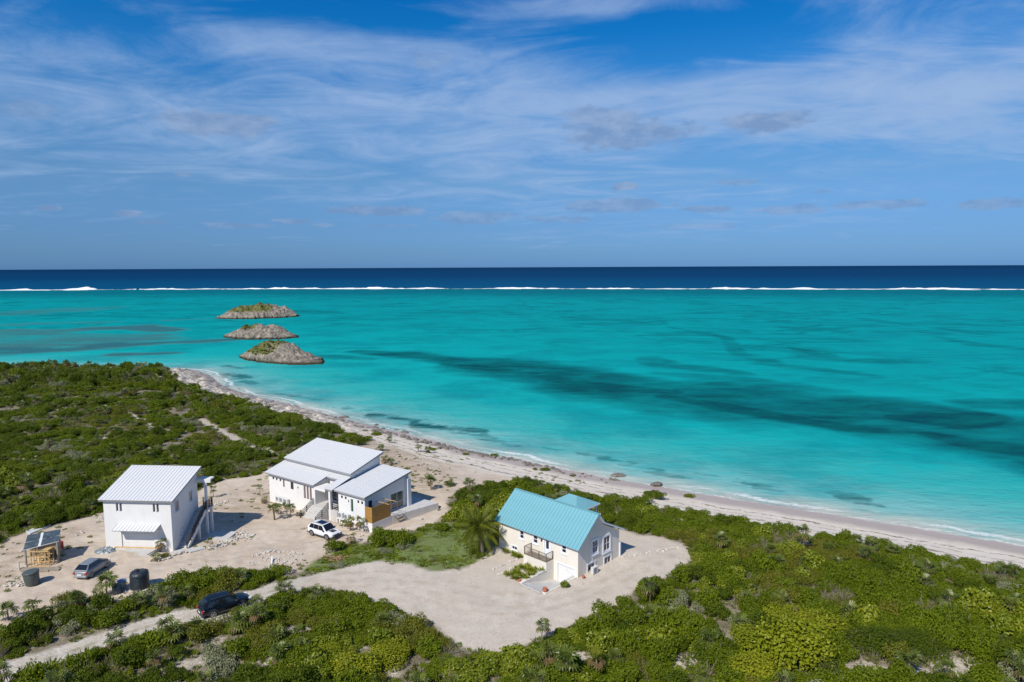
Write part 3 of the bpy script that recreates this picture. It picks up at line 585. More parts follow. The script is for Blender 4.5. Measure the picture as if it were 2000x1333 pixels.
def grass_mesh(name, leaf, seed, n=70, h=.35, r=.3):
    rg = np.random.default_rng(seed); V = []; F = []; lv = []
    for i in range(n):
        a = rg.uniform(0, 6.28); d = r*math.sqrt(rg.random()); p = np.array([d*math.cos(a), d*math.sin(a), 0]); o = np.array([math.cos(a), math.sin(a), 0])*rg.uniform(.05, .6)
        hh = h*rg.uniform(.6, 1.2); s = np.array([-math.sin(a), math.cos(a), 0])*.02; b = len(V)
        V += [tuple(p-s), tuple(p+s), tuple(p+o*hh*.4+s+np.array([0, 0, hh*.7])), tuple(p+o*hh+np.array([0, 0, hh]))]; F.append((b, b+1, b+2, b+3)); lv += [rg.random()]*4
    return np_mesh(name, V, F, [leaf, TW], [0]*len(F), lv)
PR = {}
PR['green'] = [shrub_mesh('green_shrub', LG, 11+i, 1500, .16, .085, 1.0, .85, 9) for i in range(3)]
PR['dark'] = [shrub_mesh('dark_shrub', LD, 31+i, 1500, .15, .075, 1.0, .95, 8) for i in range(2)]
PR['grape'] = [shrub_mesh('sea_grape', LY, 51+i, 1000, .19, .16, 1.0, .95, 9, shell=.7) for i in range(2)]
PR['grapebig'] = [shrub_mesh('sea_grape', LYB, 151+i, 6500, .085, .07, 1.0, .95, 22, shell=.75) for i in range(2)]
PR['darkbig'] = [shrub_mesh('dark_shrub', LD, 161, 6500, .06, .032, 1.0, .9, 24, shell=.75)]
PR['silver'] = [shrub_mesh('silver_shrub', LS, 61+i, 900, .13, .06, .85, .75, 7, 26) for i in range(2)]
PR['olive'] = [shrub_mesh('olive_shrub', LO, 71+i, 1200, .14, .06, 1.0, .8, 8, 22) for i in range(2)]
PR['dry'] = [shrub_mesh('dry_shrub', LO, 81+i, 300, .11, .05, .95, .62, 8, 80, sparse=True) for i in range(2)]
PR['palm'] = [fan_mesh('thatch_palm', LP, 91+i, .35+.3*i, 15, .62, 9, 3) for i in range(3)]
PR['tall'] = [fan_mesh('thatch_palm', LP, 101+i, 1.5+.5*i, 16, .62, 9, 5) for i in range(2)]
PR['grass'] = [grass_mesh('grass_tuft', LG, 111+i) for i in range(2)]
PK = []; 
for k, l in PR.items():
    for me in l: PK.append((k, me))
KIDX = {k: [i for i, (kk, _) in enumerate(PK) if kk == k] for k in PR}
proto_ob = []
for k, me in PK: o = bpy.data.objects.new(me.name, me); proto_ob.append(o)
def scatter_tree(kinds):
    ng = bpy.data.node_groups.new('plant_scatter', 'GeometryNodeTree')
    ng.interface.new_socket('Geometry', in_out='INPUT', socket_type='NodeSocketGeometry'); ng.interface.new_socket('Geometry', in_out='OUTPUT', socket_type='NodeSocketGeometry')
    gi = ng.nodes.new('NodeGroupInput'); go = ng.nodes.new('NodeGroupOutput'); jn = ng.nodes.new('GeometryNodeJoinGeometry')
    def na(nm, dt):
        n = ng.nodes.new('GeometryNodeInputNamedAttribute'); n.data_type = dt; n.inputs['Name'].default_value = nm; return n.outputs[0]
    kd, ro, sc = na('kind', 'INT'), na('rot', 'FLOAT_VECTOR'), na('size', 'FLOAT_VECTOR')
    for i in kinds:
        cmp = ng.nodes.new('FunctionNodeCompare'); cmp.data_type = 'INT'; cmp.operation = 'EQUAL'; ins = [x for x in cmp.inputs if x.type == 'INT']
        ng.links.new(kd, ins[0]); ins[1].default_value = i
        oi = ng.nodes.new('GeometryNodeObjectInfo'); oi.inputs['Object'].default_value = proto_ob[i]; oi.inputs['As Instance'].default_value = True
        ip = ng.nodes.new('GeometryNodeInstanceOnPoints')
        ng.links.new(gi.outputs[0], ip.inputs['Points']); ng.links.new(cmp.outputs[0], ip.inputs['Selection']); ng.links.new(oi.outputs['Geometry'], ip.inputs['Instance'])
        ng.links.new(ro, ip.inputs['Rotation']); ng.links.new(sc, ip.inputs['Scale']); ng.links.new(ip.outputs[0], jn.inputs[0])
    ng.links.new(jn.outputs[0], go.inputs[0]); return ng
def scatter(name, pts, kind, rot, size, tint, label, parent=None):
    me = bpy.data.meshes.new(name); me.vertices.add(len(pts)); me.vertices.foreach_set('co', np.asarray(pts, np.float32).ravel())
    me.attributes.new('kind', 'INT', 'POINT').data.foreach_set('value', np.asarray(kind, np.int32))
    me.attributes.new('rot', 'FLOAT_VECTOR', 'POINT').data.foreach_set('vector', np.asarray(rot, np.float32).ravel())
    me.attributes.new('size', 'FLOAT_VECTOR', 'POINT').data.foreach_set('vector', np.asarray(size, np.float32).ravel())
    me.attributes.new('tint', 'FLOAT', 'POINT').data.foreach_set('value', np.asarray(tint, np.float32))
    o = link(name, me, parent); md = o.modifiers.new('scatter', 'NODES'); md.node_group = scatter_tree(sorted(set(int(k) for k in kind)))
    tag(o, label, None, None, 'stuff'); return o
def pick(kinds, n): 
    return np.array([rng.choice(KIDX[k]) for k in kinds])
# individual shrubs placed by hand come first, so the mass leaves them room
SHRUBS = []   # (px, py of the foot, kind, radius m, height factor, label)
def cell_points(y0, y1, step, umax=1.0):
    ys_ = np.arange(y0, y1, step); out_ = []
    for y in ys_:
        xs = np.arange(-umax*y-6, umax*y+6, step); out_.append(np.stack([xs, np.full(len(xs), y)], 1))
    p = np.concatenate(out_); return p+rng.uniform(-.5, .5, p.shape)*step
pts = np.concatenate([cell_points(30, 70, .82), cell_points(70, 105, .92), cell_points(105, 150, 1.15), cell_points(150, 250, 1.5)])
pts = pts[pts[:, 0] > -1.0*pts[:, 1]-8]
mk = masks(pts)
edge = np.minimum.reduce([np.maximum(0, sdf(pts, DRIVE)), np.maximum(0, sdf(pts, LOT)), np.maximum(0, sdf(pts, WEED)+.2), np.maximum(0, mk['trackd']-1.9)])
housed = np.minimum.reduce([sdf(pts, np.array([c_w(-12.4, -.3), c_w(.6, -.3), c_w(.6, 11.5), c_w(-12.4, 11.5)])), sdf(pts, np.array([b_w(-20.5, -.5), b_w(1.4, -.5), b_w(3.2, 11.2), b_w(-20.5, 9.5)])), sdf(pts, np.array([a_w(-8.6, -.4), a_w(1.6, -.4), a_w(1.6, 7.5), a_w(-8.6, 6.4)]))])
ok = (mk['veg'] > .55) & (mk['shore'] < -4) & (housed > .7)
x, y = pts[:, 0], pts[:, 1]
openn = fbm(x*.11, y*.11, 61, 4); ok &= ~((openn < .335) & (rng.random(len(pts)) < .75))
ok &= rng.random(len(pts)) < .88
pts = pts[ok]; x, y = pts[:, 0], pts[:, 1]; edge = edge[ok]; sdv = mk['shore'][ok]
n = len(pts)
n1 = fbm(x*.10, y*.10, 71, 4)+rng.normal(size=n)*.05; n2 = fbm(x*.13+40, y*.13, 72, 4)+rng.normal(size=n)*.05; n3 = fbm(x*.2, y*.2+9, 73, 3)+rng.normal(size=n)*.06; n4 = fbm(x*.05, y*.05, 74, 3)
kinds = np.full(n, 'green', dtype=object); far_ = y > 105
kinds[n1 > .56] = 'dark'; kinds[(n1 < .335)] = 'olive'
kinds[(n2 > .675) & ~far_] = 'grape'; kinds[(n2 < .315)] = 'silver'
kinds[(n3 > .675)] = 'dry'; kinds[(n3 < .27) & (rng.random(n) < .5)] = 'dry'
pr = rng.random(n); head = (y > 150) & (x < -60)
kinds[pr < np.where(head, .16, np.where(far_, .075, .055))] = 'palm'; kinds[pr > np.where(head, .95, np.where(x > 20, .985, .991))] = 'tall'
kinds[(edge < .55) & (kinds != 'silver') & (rng.random(n) < .45)] = 'grass'
kinds[(sdv > -20) & (rng.random(n) < .35) & (x > 0)] = 'green'
rad = np.select([kinds == 'palm', kinds == 'tall', kinds == 'grass'], [rng.uniform(.8, 1.25, n), rng.uniform(.75, 1.1, n), rng.uniform(.7, 1.3, n)], (.55+1.0*rng.random(n)**1.6)*np.where(y > 150, 1.35, np.where(far_, 1.12, 1)))
hf = np.select([kinds == 'palm', kinds == 'tall'], [1.0, 1.0], np.clip(rng.uniform(.55, 1.5, n)*(.55+1.0*n4), .4, 1.6))
hf = np.where(head & (y > 185), hf*1.2, np.where(far_ & (x < -20), hf*.75, hf))
shr = np.clip(.35+edge*.5, .4, 1); rad = np.where((kinds == 'palm') | (kinds == 'tall') | (kinds == 'grass'), rad, rad*shr); hf = np.where(edge < 1, hf*np.clip(.5+edge*.5, .5, 1), hf)
low = (sdv > -26) & (x > -15); hf = np.where(low, hf*.75, hf)
pz = ground(pts)
MASS = dict(pts=pts, pz=pz, kinds=kinds, rad=rad, hf=hf)
# a thin litter of grass and seedlings on the open patches and the weedy lawn
gp = np.concatenate([cell_points(44, 125, .85, .95), cell_points(44, 125, .9, .95)]); gmk = masks(gp)
gsel = ((gmk['weed'] > .5) & (rng.random(len(gp)) < .45)) | ((gmk['gap'] > .4) & (rng.random(len(gp)) < .28)) | ((gmk['lot'] > .5) & (fbm(gp[:, 0]*.3, gp[:, 1]*.3, 81) > .60) & (rng.random(len(gp)) < .16)) | ((gmk['lot'] > .5) & (gmk['dirt'] > .5) & (rng.random(len(gp)) < .10)) | ((gmk['veg'] > .6) & (rng.random(len(gp)) < .22))
ghd = np.minimum.reduce([sdf(gp, np.array([c_w(-12.4, -1.6), c_w(.6, -1.6), c_w(.6, 11.5), c_w(-12.4, 11.5)])), sdf(gp, np.array([b_w(-20.5, -2.5), b_w(3, -.5), b_w(3.2, 11.2), b_w(-20.5, 9.5)])), sdf(gp, np.array([a_w(-8.6, -2.4), a_w(1.6, -1.4), a_w(1.6, 7.5), a_w(-8.6, 6.4)]))])
gsel &= (ghd > .3) & (gmk['drive'] < .3) & (gmk['track'] < .3) & (gmk['shore'] < -6)
gp = gp[gsel]; weedm = gmk['weed'][gsel] > .5

# ------------------------------------------------------------------ rocky islets
rmat, t, bs, out = new_mat('islet_rock')
P = t.pos(); sp = t.node('ShaderNodeSeparateXYZ'); t.l.new(P, sp.inputs[0]); z = t.m('SUBTRACT', sp.outputs[2], SEA)
na_ = t.noise(P, .35, 6, .65); nb_ = t.noise(P, 1.6, 5, .7); nc_ = t.noise(t.mapping(P, scale=(1, 1, .5)), .9, 6, .7, .6)
rc = t.mix(t.mr(nc_, .36, .64), (.15, .128, .10), (.415, .365, .30)); rc = t.mix(t.mr(nb_, .54, .72, 0, .75), rc, (.12, .105, .09)); cr = t.mr(t.m('ABSOLUTE', t.m('SUBTRACT', t.noise(t.mapping(P, scale=(1, 1, .7)), .22, 6, .7, .6), .5)), .03, .0); rc = t.mix(t.m('MULTIPLY', cr, .8), rc, (.07, .06, .05)); rc = t.mix(t.mr(na_, .52, .7, 0, .8), rc, (.50, .43, .34))
rc = t.mix(t.mr(t.m('ADD', z, t.m('MULTIPLY', nb_, .8)), 1.7, .9), rc, (.06, .05, .035))
gr = t.attr('green'); gf = t.mr(t.m('ADD', gr, t.m('MULTIPLY', t.m('SUBTRACT', t.noise(P, .8, 5, .7), .5), 2.4)), .45, .7)
rc = t.mix(gf, rc, t.mix(t.mr(na_, .4, .6), (.10, .115, .03), (.19, .17, .07)))
t.put(bs.inputs['Base Color'], rc); bs.inputs['Roughness'].default_value = .95; bs.inputs['Specular IOR Level'].default_value = .1
bump(t, bs, t.m('ADD', nb_, nc_), .9, .5)
def islet(pxL, pxR, pxF, peak, seed, prof, dep, green, label, hk=1.0):
    L, Rr, Fp = ray_z(*pxL, SEA), ray_z(*pxR, SEA), ray_z(*pxF, SEA)
    e = Rr-L; Ln = np.linalg.norm(e); ex = e/Ln; ey = np.array([-ex[1], ex[0]]); front = (Fp-L)@ey
    nuu, nvv = 130, 74; uu, vv = np.meshgrid(np.linspace(-.04, 1.04, nuu), np.linspace(-.08, 1.08, nvv))
    half = np.interp(uu, [-.04, 0, .08, .3, .55, .8, .95, 1, 1.04], [0, .0, .34, .78, 1, .9, .55, .22, 0])
    lx = uu*Ln; wob = (fbm(lx*.16+seed*9, vv*4, seed, 5, .6)-.5)*.42+(fbm(lx*.7, vv*11, seed+1, 3, .6)-.5)*.22
    c0 = front+dep/2; yv = (vv-.5)*2; ly = c0+yv*dep/2
    inn = half+wob*(half > .02)-np.abs(yv)                      # >0 inside the outline
    hp = np.interp(uu, prof[0], prof[1])
    cross = np.clip(inn/np.maximum(half, .15), 0, 1)
    body = np.where(cross > 0, .16+.84*np.clip(cross*1.15, 0, 1)**.75, 0)
    pd = math.hypot(*(L+ex*Ln*.5+ey*c0)); dd = px_ray(*peak); pk = (CAM_H+pd/math.hypot(dd[0], dd[1])*dd[2]-SEA)*hk
    rough = (fbm(lx*.22+seed, ly*.22, seed+3, 6, .6)-.5)
    h = hp*pk*body*(1+rough*.55)+rough*2.6*(body > 0)*np.clip(hp*3, 0, 1); h += (np.abs(fbm(lx*.6, ly*.6, seed+5, 4, .6)-.5))*2.3*np.clip(cross*3, 0, 1)*(1-.5*cross)
    h = np.where(inn > 0, np.maximum(h, .35), -1.5)
    g = np.where(inn > 0, green(uu, yv, h/pk), 0)
    X = L[0]+ex[0]*lx+ey[0]*ly; Y = L[1]+ex[1]*lx+ey[1]*ly
    V = np.stack([X.ravel(), Y.ravel(), (SEA+h).ravel()], 1); idx = np.arange(nuu*nvv).reshape(nvv, nuu)
    Q = np.stack([idx[:-1, :-1], idx[:-1, 1:], idx[1:, 1:], idx[1:, :-1]], -1).reshape(-1, 4); Q = Q[(V[Q][:, :, 2] > SEA-1.4).any(1)]
    cc = V[:, :2].mean(0); r0 = thing('rocky_islet', label, 'islet', (cc[0], cc[1], SEA), 0, 'rocky islets in the lagoon')
    me = mesh_np('rock', V-np.array([cc[0], cc[1], SEA]), Q, {'green': g.ravel()}, smooth=False); me.materials.append(rmat); link('rock', me, r0)
    cand = np.where((g.ravel() > .5))[0]; cand = cand[rng.random(len(cand)) < .07]
    pp = V[cand]-np.array([cc[0], cc[1], SEA]); n_ = len(cand)
    kk = np.array([rng.choice(KIDX[k]) for k in rng.choice(['olive', 'green', 'silver'], n_, p=[.45, .4, .15])]); s_ = rng.uniform(.35, .8, n_)
    scatter('shrub_cover', pp, kk, np.stack([0*s_, 0*s_, rng.uniform(0, 6.28, n_)], 1), np.stack([s_, s_, s_*.55], 1), rng.random(n_), None, r0)
    # wash around the windward end
    return r0
islet((477, 693), (631, 710), (592, 719), (556, 662), 5, ([0, .1, .3, .47, .6, .8, .95, 1], [.08, .20, .60, 1.0, .78, .36, .14, .05]), 20, lambda u, v, h: sst(u, .85, .35)*sst(h, .22, .42), 'nearest islet, a pointed cone of grey rock with green scrub on its left flank')
islet((441, 657), (583, 659), (505, 664), (525, 634), 9, ([0, .12, .3, .5, .66, .8, .93, 1], [.08, .3, .72, 1.0, .92, .72, .25, .08]), 24, lambda u, v, h: sst(u, .62, .40)*sst(h, .62, .8), 'middle islet, bare grey dome of rock with a small green cap')
islet((411, 616), (567, 611), (515, 623), (512, 594), 14, ([0, .1, .3, .5, .72, .86, .95, 1], [.06, .3, .85, 1.0, .95, .72, .5, .1]), 42, lambda u, v, h: sst(u, .8, .55)*sst(h, .45, .68)*1.1, 'farthest islet, long and flat topped with green scrub and tan cliffs', .86)

# ------------------------------------------------------------------ breakers on the barrier reef
FO = M('foam', (.86, .88, .88), .95, var=.05, scale=.2, spec=.1)
mb = MB(); xs = np.arange(-1500, 1500, 5.0); nx = len(xs)
thick = 12+40*np.clip(fbm(xs*.012, xs*0, 91, 3)-.42, 0, 1)*2; big = np.clip(fbm(xs*.02, xs*0+3, 92, 3)-.56, 0, 1)*7
for px, wpx in [(335, 34), (505, 25), (832, 33), (1010, 48), (1570, 16), (90, 14), (1200, 12), (1420, 30), (1800, 60), (680, 40), (1215, 16)]:
    cx = ray_z(px, 564.5, SEA)[0]; big = np.maximum(big, np.exp(-((xs-cx)/(wpx*.87))**4)*rng.uniform(.8, 1.1))
ry = reef_y(xs); V = []; nv = 10
for i, x_ in enumerate(xs):
    for j in range(nv):
        v = j/(nv-1); wdt = thick[i]*(1+.5*big[i]); yy = ry[i]-wdt*.35+v*wdt+(fbm(np.array([x_*.05]), np.array([v*1.5]), 95)[0]-.5)*22
        hh = .1+.3*fbm(np.array([x_*.11]), np.array([v*3.]), 96)[0]+(big[i]*1.5+.15)*math.exp(-((v-.72)/.14)**2)*(.15+1.7*fbm(np.array([x_*.16]), np.array([.5]), 97, 3)[0])
        V.append((x_, yy, SEA+hh*(1 if 0 < j < nv-1 else .12)))
V = np.array(V); idx = np.arange(nx*nv).reshape(nx, nv); Q = np.stack([idx[:-1, :-1], idx[1:, :-1], idx[1:, 1:], idx[:-1, 1:]], -1).reshape(-1, 4)
ce = V[Q].mean(1); holes = fbm(ce[:, 0]*.035, ce[:, 1]*.06, 99, 4); vv_ = np.tile(np.arange(nv-1)/(nv-2), nx-1)
Q = Q[holes > np.where(np.abs(vv_-.45) < .3, .27, .5)]
me = mesh_np('reef_breakers', V, Q, {}); me.materials.append(FO); tag(link('reef_breakers', me), 'long white line of surf breaking on the barrier reef', None, None, 'stuff')

# ------------------------------------------------------------------ building materials
WHITE = M('white_render', (.77, .755, .73), .85, var=.03, scale=.5, spec=.2, bmp=.12, bscale=30, dirt=(.60, .56, .50, .35))
CREAM = M('cream_render', (.775, .72, .63), .88, var=.035, scale=.5, spec=.2, bmp=.15, bscale=26, dirt=(.58, .51, .43, .35))
TRIM = M('white_trim', (.82, .83, .86), .5, var=.02)
FASC = M('grey_fascia', (.36, .35, .345), .6, var=.05)
ROOFW = M('white_metal_roof', (.675, .675, .675), .42, var=.025, scale=.6, spec=.4)
ROOFT = M('teal_metal_roof', (.175, .40, .455), .45, var=.07, scale=.35, spec=.4, dirt=(.25, .46, .48, .5))
GLASS = M('dark_glass', (.018, .026, .034), .06, var=.1, spec=.7)
GLASSB = M('glass_painted_reflection', (.17, .10, .085), .08, var=.25, scale=2, spec=.7)  # reflection of the land painted into the pane colour as a warm tint
GLASSG = M('green_glass', (.012, .06, .05), .08, var=.3, scale=.6, spec=.7)
DARKM = M('dark_metal', (.035, .035, .04), .5, var=.15)
CONC = M('concrete', (.55, .535, .51), .9, var=.08, scale=1.5, bmp=.15, bscale=18, dirt=(.36, .33, .29, .5))
CEDAR = M('cedar', (.40, .215, .055), .65, var=.28, scale=2.2, grain=(.25, 1, 9))
PINE = M('pine_timber', (.60, .40, .17), .75, var=.18, scale=4)
OLDW = M('weathered_wood', (.30, .255, .20), .9, var=.25, scale=3)
BROWNM = M('bronze_rail', (.20, .155, .125), .55, var=.1)
GREYP = M('grey_plastic', (.60, .61, .61), .6, var=.05)
STONE = M('stone', (.50, .465, .41), .95, var=.3, scale=3, bmp=.5, bscale=12)
BLACKP = M('black_plastic', (.022, .030, .036), .42, var=.2, spec=.5, dirt=(.09, .09, .085, .5))

def wall_plane(mb, p, u, n, length, base, top, holes=(), depth=.14):
    """a wall face with real openings: p origin, u along, n outward; top = [(s,z)...]; holes = [(s0,s1,z0,z1)]"""
    p, u, n = Vector(p), Vector(u), Vector(n); Z = Vector((0, 0, 1)); P_ = lambda s, z, d=0: p+u*s+Z*z+n*d
    tz = lambda s: float(np.interp(s, [a for a, _ in top], [b for _, b in top]))
    br = sorted({0.0, length, *[a for a, _ in top if 0 < a < length], *[h for q in holes for h in q[:2]]})
    for a, b in zip(br[:-1], br[1:]):
        if b-a < 1e-5: continue
        hs = sorted([q for q in holes if q[0] <= a+1e-6 and q[1] >= b-1e-6], key=lambda q: q[2]); z0 = base
        for q in hs:
            if q[2] > z0+1e-5: mb.face([P_(a, z0), P_(b, z0), P_(b, q[2]), P_(a, q[2])])
            z0 = q[3]
        mb.face([P_(a, z0), P_(b, z0), P_(b, tz(b)), P_(a, tz(a))])
    for a, b, z0, z1 in holes:
        c = [(a, z0), (b, z0), (b, z1), (a, z1)]
        for i in range(4):
            q, r = c[i], c[(i+1) % 4]; mb.face([P_(*q), P_(*r), P_(*r, -depth), P_(*q, -depth)])
def opening(house, p, u, n, q, fm=None, gm_=None, fw=.05, depth=.12, mull=(), rails=(), trim=0.0, name='window', label=None, lower=None):
    """window or glazed door set into an opening: frame (with trim) and its panes as sub-parts"""
    p, u, n = Vector(p), Vector(u), Vector(n); Z = Vector((0, 0, 1)); a, b, z0, z1 = q; fm = fm or TRIM
    P_ = lambda s, z, d: p+u*s+Z*z+n*d
    def blk(m, s0, s1, y0, y1, d0, d1): m.hexa([P_(s0, y0, d1), P_(s1, y0, d1), P_(s1, y0, d0), P_(s0, y0, d0), P_(s0, y1, d1), P_(s1, y1, d1), P_(s1, y1, d0), P_(s0, y1, d0)])
    m = MB(); d0, d1 = -depth, -depth+.05; e = .003
    blk(m, a+e, a+fw, z0+e, z1-e, d0, d1); blk(m, b-fw, b-e, z0+e, z1-e, d0, d1); blk(m, a+fw, b-fw, z0+e, z0+fw, d0, d1); blk(m, a+fw, b-fw, z1-fw, z1-e, d0, d1)
    for x in mull: blk(m, x-.022, x+.022, z0+fw, z1-fw, d0, d1+.004)
    for z in rails: blk(m, a+fw, b-fw, z-.022, z+.022, d0, d1+.007)
    if trim:
        t_ = trim; o = .05
        blk(m, a-t_, a-e, z0-t_, z1+t_, .002, o); blk(m, b+e, b+t_, z0-t_, z1+t_, .002, o); blk(m, a, b, z1+e, z1+t_, .002, o); blk(m, a, b, z0-t_, z0-e, .002, o)
        blk(m, a-t_-.03, b+t_+.03, z0-t_-.05, z0-t_-.003, .002, .09)
    w_ = m.obj(name, fm, house)
    if label: w_['label'] = label
    xs = [a+fw, *sorted(mull), b-fw]; zs = [z0+fw, *sorted(rails), z1-fw]
    for i in range(len(xs)-1):
        for j in range(len(zs)-1):
            g = MB(); blk(g, xs[i], xs[i+1], zs[j], zs[j+1], d0+.008, d0+.02); g.obj('pane', (gm_ or GLASS) if not (lower and j == 0) else lower, w_)
    return w_
def metal_roof(house, o, u, v, npan, mat, th=.22, fm=None, label=None, rib=.06, proud=.012, name='roof'):
    """sloped slab with fascia; every standing-seam pan is a part of the roof, all pans share one mesh"""
    o, u, v = Vector(o), Vector(u), Vector(v); L, Wd = u.length, v.length; U, V = u.normalized(), v.normalized(); N = U.cross(V)
    m = MB(); dn = -N*th; e = Vector((0, 0, 0))
    m.hexa([o+dn, o+u+dn, o+u+v+dn, o+v+dn, o, o+u, o+u+v, o+v]); r = m.obj(name, fm or FASC, house)
    if label: r['label'] = label
    pw = L/npan; rot = Matrix((U, V, N)).transposed().to_4x4(); me = None
    for k in range(npan):
        if me is None:
            g = MB(); x1 = pw-.004; a = .035
            pr = [(0, .003), (0, rib), (a, rib), (a+.008, proud), (x1, proud), (x1, .003)]
            b0, b1 = -.03, Wd+.03
            for i in range(len(pr)-1): (xa, za), (xb, zb) = pr[i], pr[i+1]; g.face([(xa, b0, za), (xb, b0, zb), (xb, b1, zb), (xa, b1, za)])
            g.face([(0, b0, .003), (x1, b0, .003), (x1, b0, proud), (a+.008, b0, proud), (a, b0, rib), (0, b0, rib)]); g.face([(0, b1, .003), (0, b1, rib), (a, b1, rib), (a+.008, b1, proud), (x1, b1, proud), (x1, b1, .003)])
            me = g.mesh('roof_panel', mat)
        c = link('roof_panel', me, r); c.matrix_local = Matrix.Translation(o+U*(pw*k)) @ rot
    # flashing along the free edges
    f = MB(); w2 = .07
    f.hexa([o+u+N*.004, o+u+U*.05+N*.004, o+u+U*.05+v+N*.004, o+u+v+N*.004, o+u+N*(rib+.01), o+u+U*.05+N*(rib+.01), o+u+U*.05+v+N*(rib+.01), o+u+v+N*(rib+.01)]); f.obj('edge_flashing', mat, r)
    return r
def railing(house, pts, h, nrail, mat, post=.085, bal=0, balm=None, every=None, name='railing', r=.07):
    """handrail along a polyline of feet; posts and rails (or balusters) as sub-parts"""
    m = MB(); pts = [Vector(p) for p in pts]; up = Vector((0, 0, h))
    for a, b in zip(pts[:-1], pts[1:]): m.bar(a+up, b+up, .06, .05)
    o = m.obj(name, mat, house)
    ps = [pts[0]]
    for a, b in zip(pts[:-1], pts[1:]):
        n = max(1, round((b-a).length/(every or 1.4)))
        for i in range(1, n+1): ps.append(a+(b-a)*i/n)
    for p in ps: g = MB(); g.box(p.x-post/2, p.x+post/2, p.y-post/2, p.y+post/2, p.z, p.z+h-.026); g.obj('post', mat, o)
    for a, b in zip(pts[:-1], pts[1:]):
        for k in range(nrail):
            z = h*(k+1)/(nrail+1); g = MB(); g.bar(a+Vector((0, 0, z)), b+Vector((0, 0, z)), r, r); g.obj('rail', mat, o)
        if bal:
            g = MB(); g.bar(a+Vector((0, 0, .1)), b+Vector((0, 0, .1)), .04, .04); g.obj('rail', mat, o)
            n = int((b-a).length/bal)
            for i in range(1, n): p = a+(b-a)*i/n; g = MB(); g.box(p.x-.014, p.x+.014, p.y-.014, p.y+.014, p.z+.12, p.z+h-.026); g.obj('baluster', mat, o)
    return o
def box_part(name, mat, parent, *b, bevel=0.0, label=None):
    o = MB().box(*b).obj(name, mat, parent, bevel=bevel)
    if label: o['label'] = label
    return o
def steps(parent, n, x0, x1, ytop, ybot, ztop, zbot, mat, name='step', nose=.0):
    for i in range(n):                     # i = 0 is the lowest; y runs from ybot to ytop
        f0 = i/n; f1 = (i+1)/n; ya = ybot+(ytop-ybot)*f0; z = zbot+(ztop-zbot)*f1
        lo, hi = sorted((ya+(.002 if ytop > ybot else -.002), ytop)); box_part(name, mat, parent, x0, x1, lo, hi, zbot+(ztop-zbot)*f0 if i else zbot-.25, z-.002)

# ------------------------------------------------------------------ house A: two-storey white garage house
A = thing('garage_house', 'two storey white house over a garage with an outside stair on its right', 'house', (*A_O, 0), A_A)
m = MB(); s_ = .33; zt = lambda y: 5.66+s_*y
X, Y, D_ = Vector((1, 0, 0)), Vector((0, 1, 0)), 6.0
hA = [(-8.3+8.3-6.75+0, 0, 0, 0)]
fr_h = [(1.55, 1.83, 4.40, 5.43), (2.0, 2.28, 4.40, 5.43), (6.1, 6.38, 4.40, 5.43), (6.55, 6.83, 4.40, 5.43), (2.0, 6.05, -.02, 2.28)]
wall_plane(m, (-8.3, 0, 0), X, -Y, 8.3, -1.5, [(0, zt(0)), (8.3, zt(0))], fr_h, .2)
rt_h = [(.88, 1.71, 4.15, 5.45), (4.0, 4.75, 4.25, 5.6)]
wall_plane(m, (0, 0, 0), Y, X, D_, -1.5, [(0, zt(0)), (D_, zt(D_))], rt_h, .14)
wall_plane(m, (-8.3, D_, 0), -Y, -X, D_, -1.5, [(0, zt(D_)), (D_, zt(0))]); wall_plane(m, (0, D_, 0), -X, Y, 8.3, -1.5, [(0, zt(D_)), (8.3, zt(D_))])
m.obj('wall', WHITE, A)
for q in fr_h[:4]: opening(A, (-8.3, 0, 0), X, -Y, q, fw=.03, depth=.16)
for q in rt_h: opening(A, (0, 0, 0), Y, X, q, gm_=GLASSB, fm=TRIM, fw=.06, depth=.06, mull=((q[0]+q[1])/2,), trim=.06)
gd = box_part('garage_door', TRIM, A, -6.3+.003, -2.25-.003, .15, .19, 0, 2.27)
for k in range(4): box_part('door_panel', WHITE, gd, -6.28, -2.27, .118, .148, .02+k*.565, .02+k*.565+.545)
aw = metal_roof(A, (-6.62, -1.2, 2.52), (5.2, 0, 0), (0, 1.195, .40), 12, ROOFW, .10, name='awning')
for x_ in (-6.5, -1.55): m = MB(); m.bar((x_, -.02, 2.2), (x_, -1.0, 2.5), .06); m.obj('bracket', TRIM, aw)
metal_roof(A, (-8.65, -.4, 5.93), (9.1, 0, 0), (0, 6.7, 6.7*s_), 21, ROOFW, .24)
# landing, canopy, columns and stair on the right
box_part('landing', CONC, A, .003, 1.4, 5.5, 7.1, 2.62, 2.85)
for x_, y_ in ((1.2, 6.9), (1.2, 5.75), (1.2, 3.75)): box_part('column', WHITE, A, x_-.13, x_+.13, y_-.13, y_+.13, -1.5, 2.6 if y_ > 5 else 1.45)
box_part('canopy', WHITE, A, .003, 1.85, 5.75, 6.0, 6.2, 6.62); box_part('canopy', WHITE, A, .003, 1.7, 6.003, 7.1, 6.42, 6.6); box_part('canopy_post', WHITE, A, 1.02, 1.3, 5.76, 6.0, 2.86, 6.197)
st = box_part('stair', CONC, A, .1, 1.1, .55, .95, -.9, -.42)
for k in range(17): y_ = .9+k*.27; box_part('step', CONC, st, .06, 1.06, y_, y_+.29, -.55+k*.2-.06, -.55+(k+1)*.2-.003)
m = MB(); m.bar((1.16, .75, -.72), (1.16, 5.5, 2.62), .16, .42); m.obj('stringer', WHITE, st)
railing(A, [(1.2, .9, -.35), (1.2, 5.5, 2.86)], .95, 3, DARKM, every=1.2); railing(A, [(1.32, 5.55, 2.86), (1.32, 7.0, 2.86)], 1.0, 4, DARKM, every=.75); railing(A, [(1.25, 7.03, 2.86), (.1, 7.03, 2.86)], 1.0, 4, DARKM)
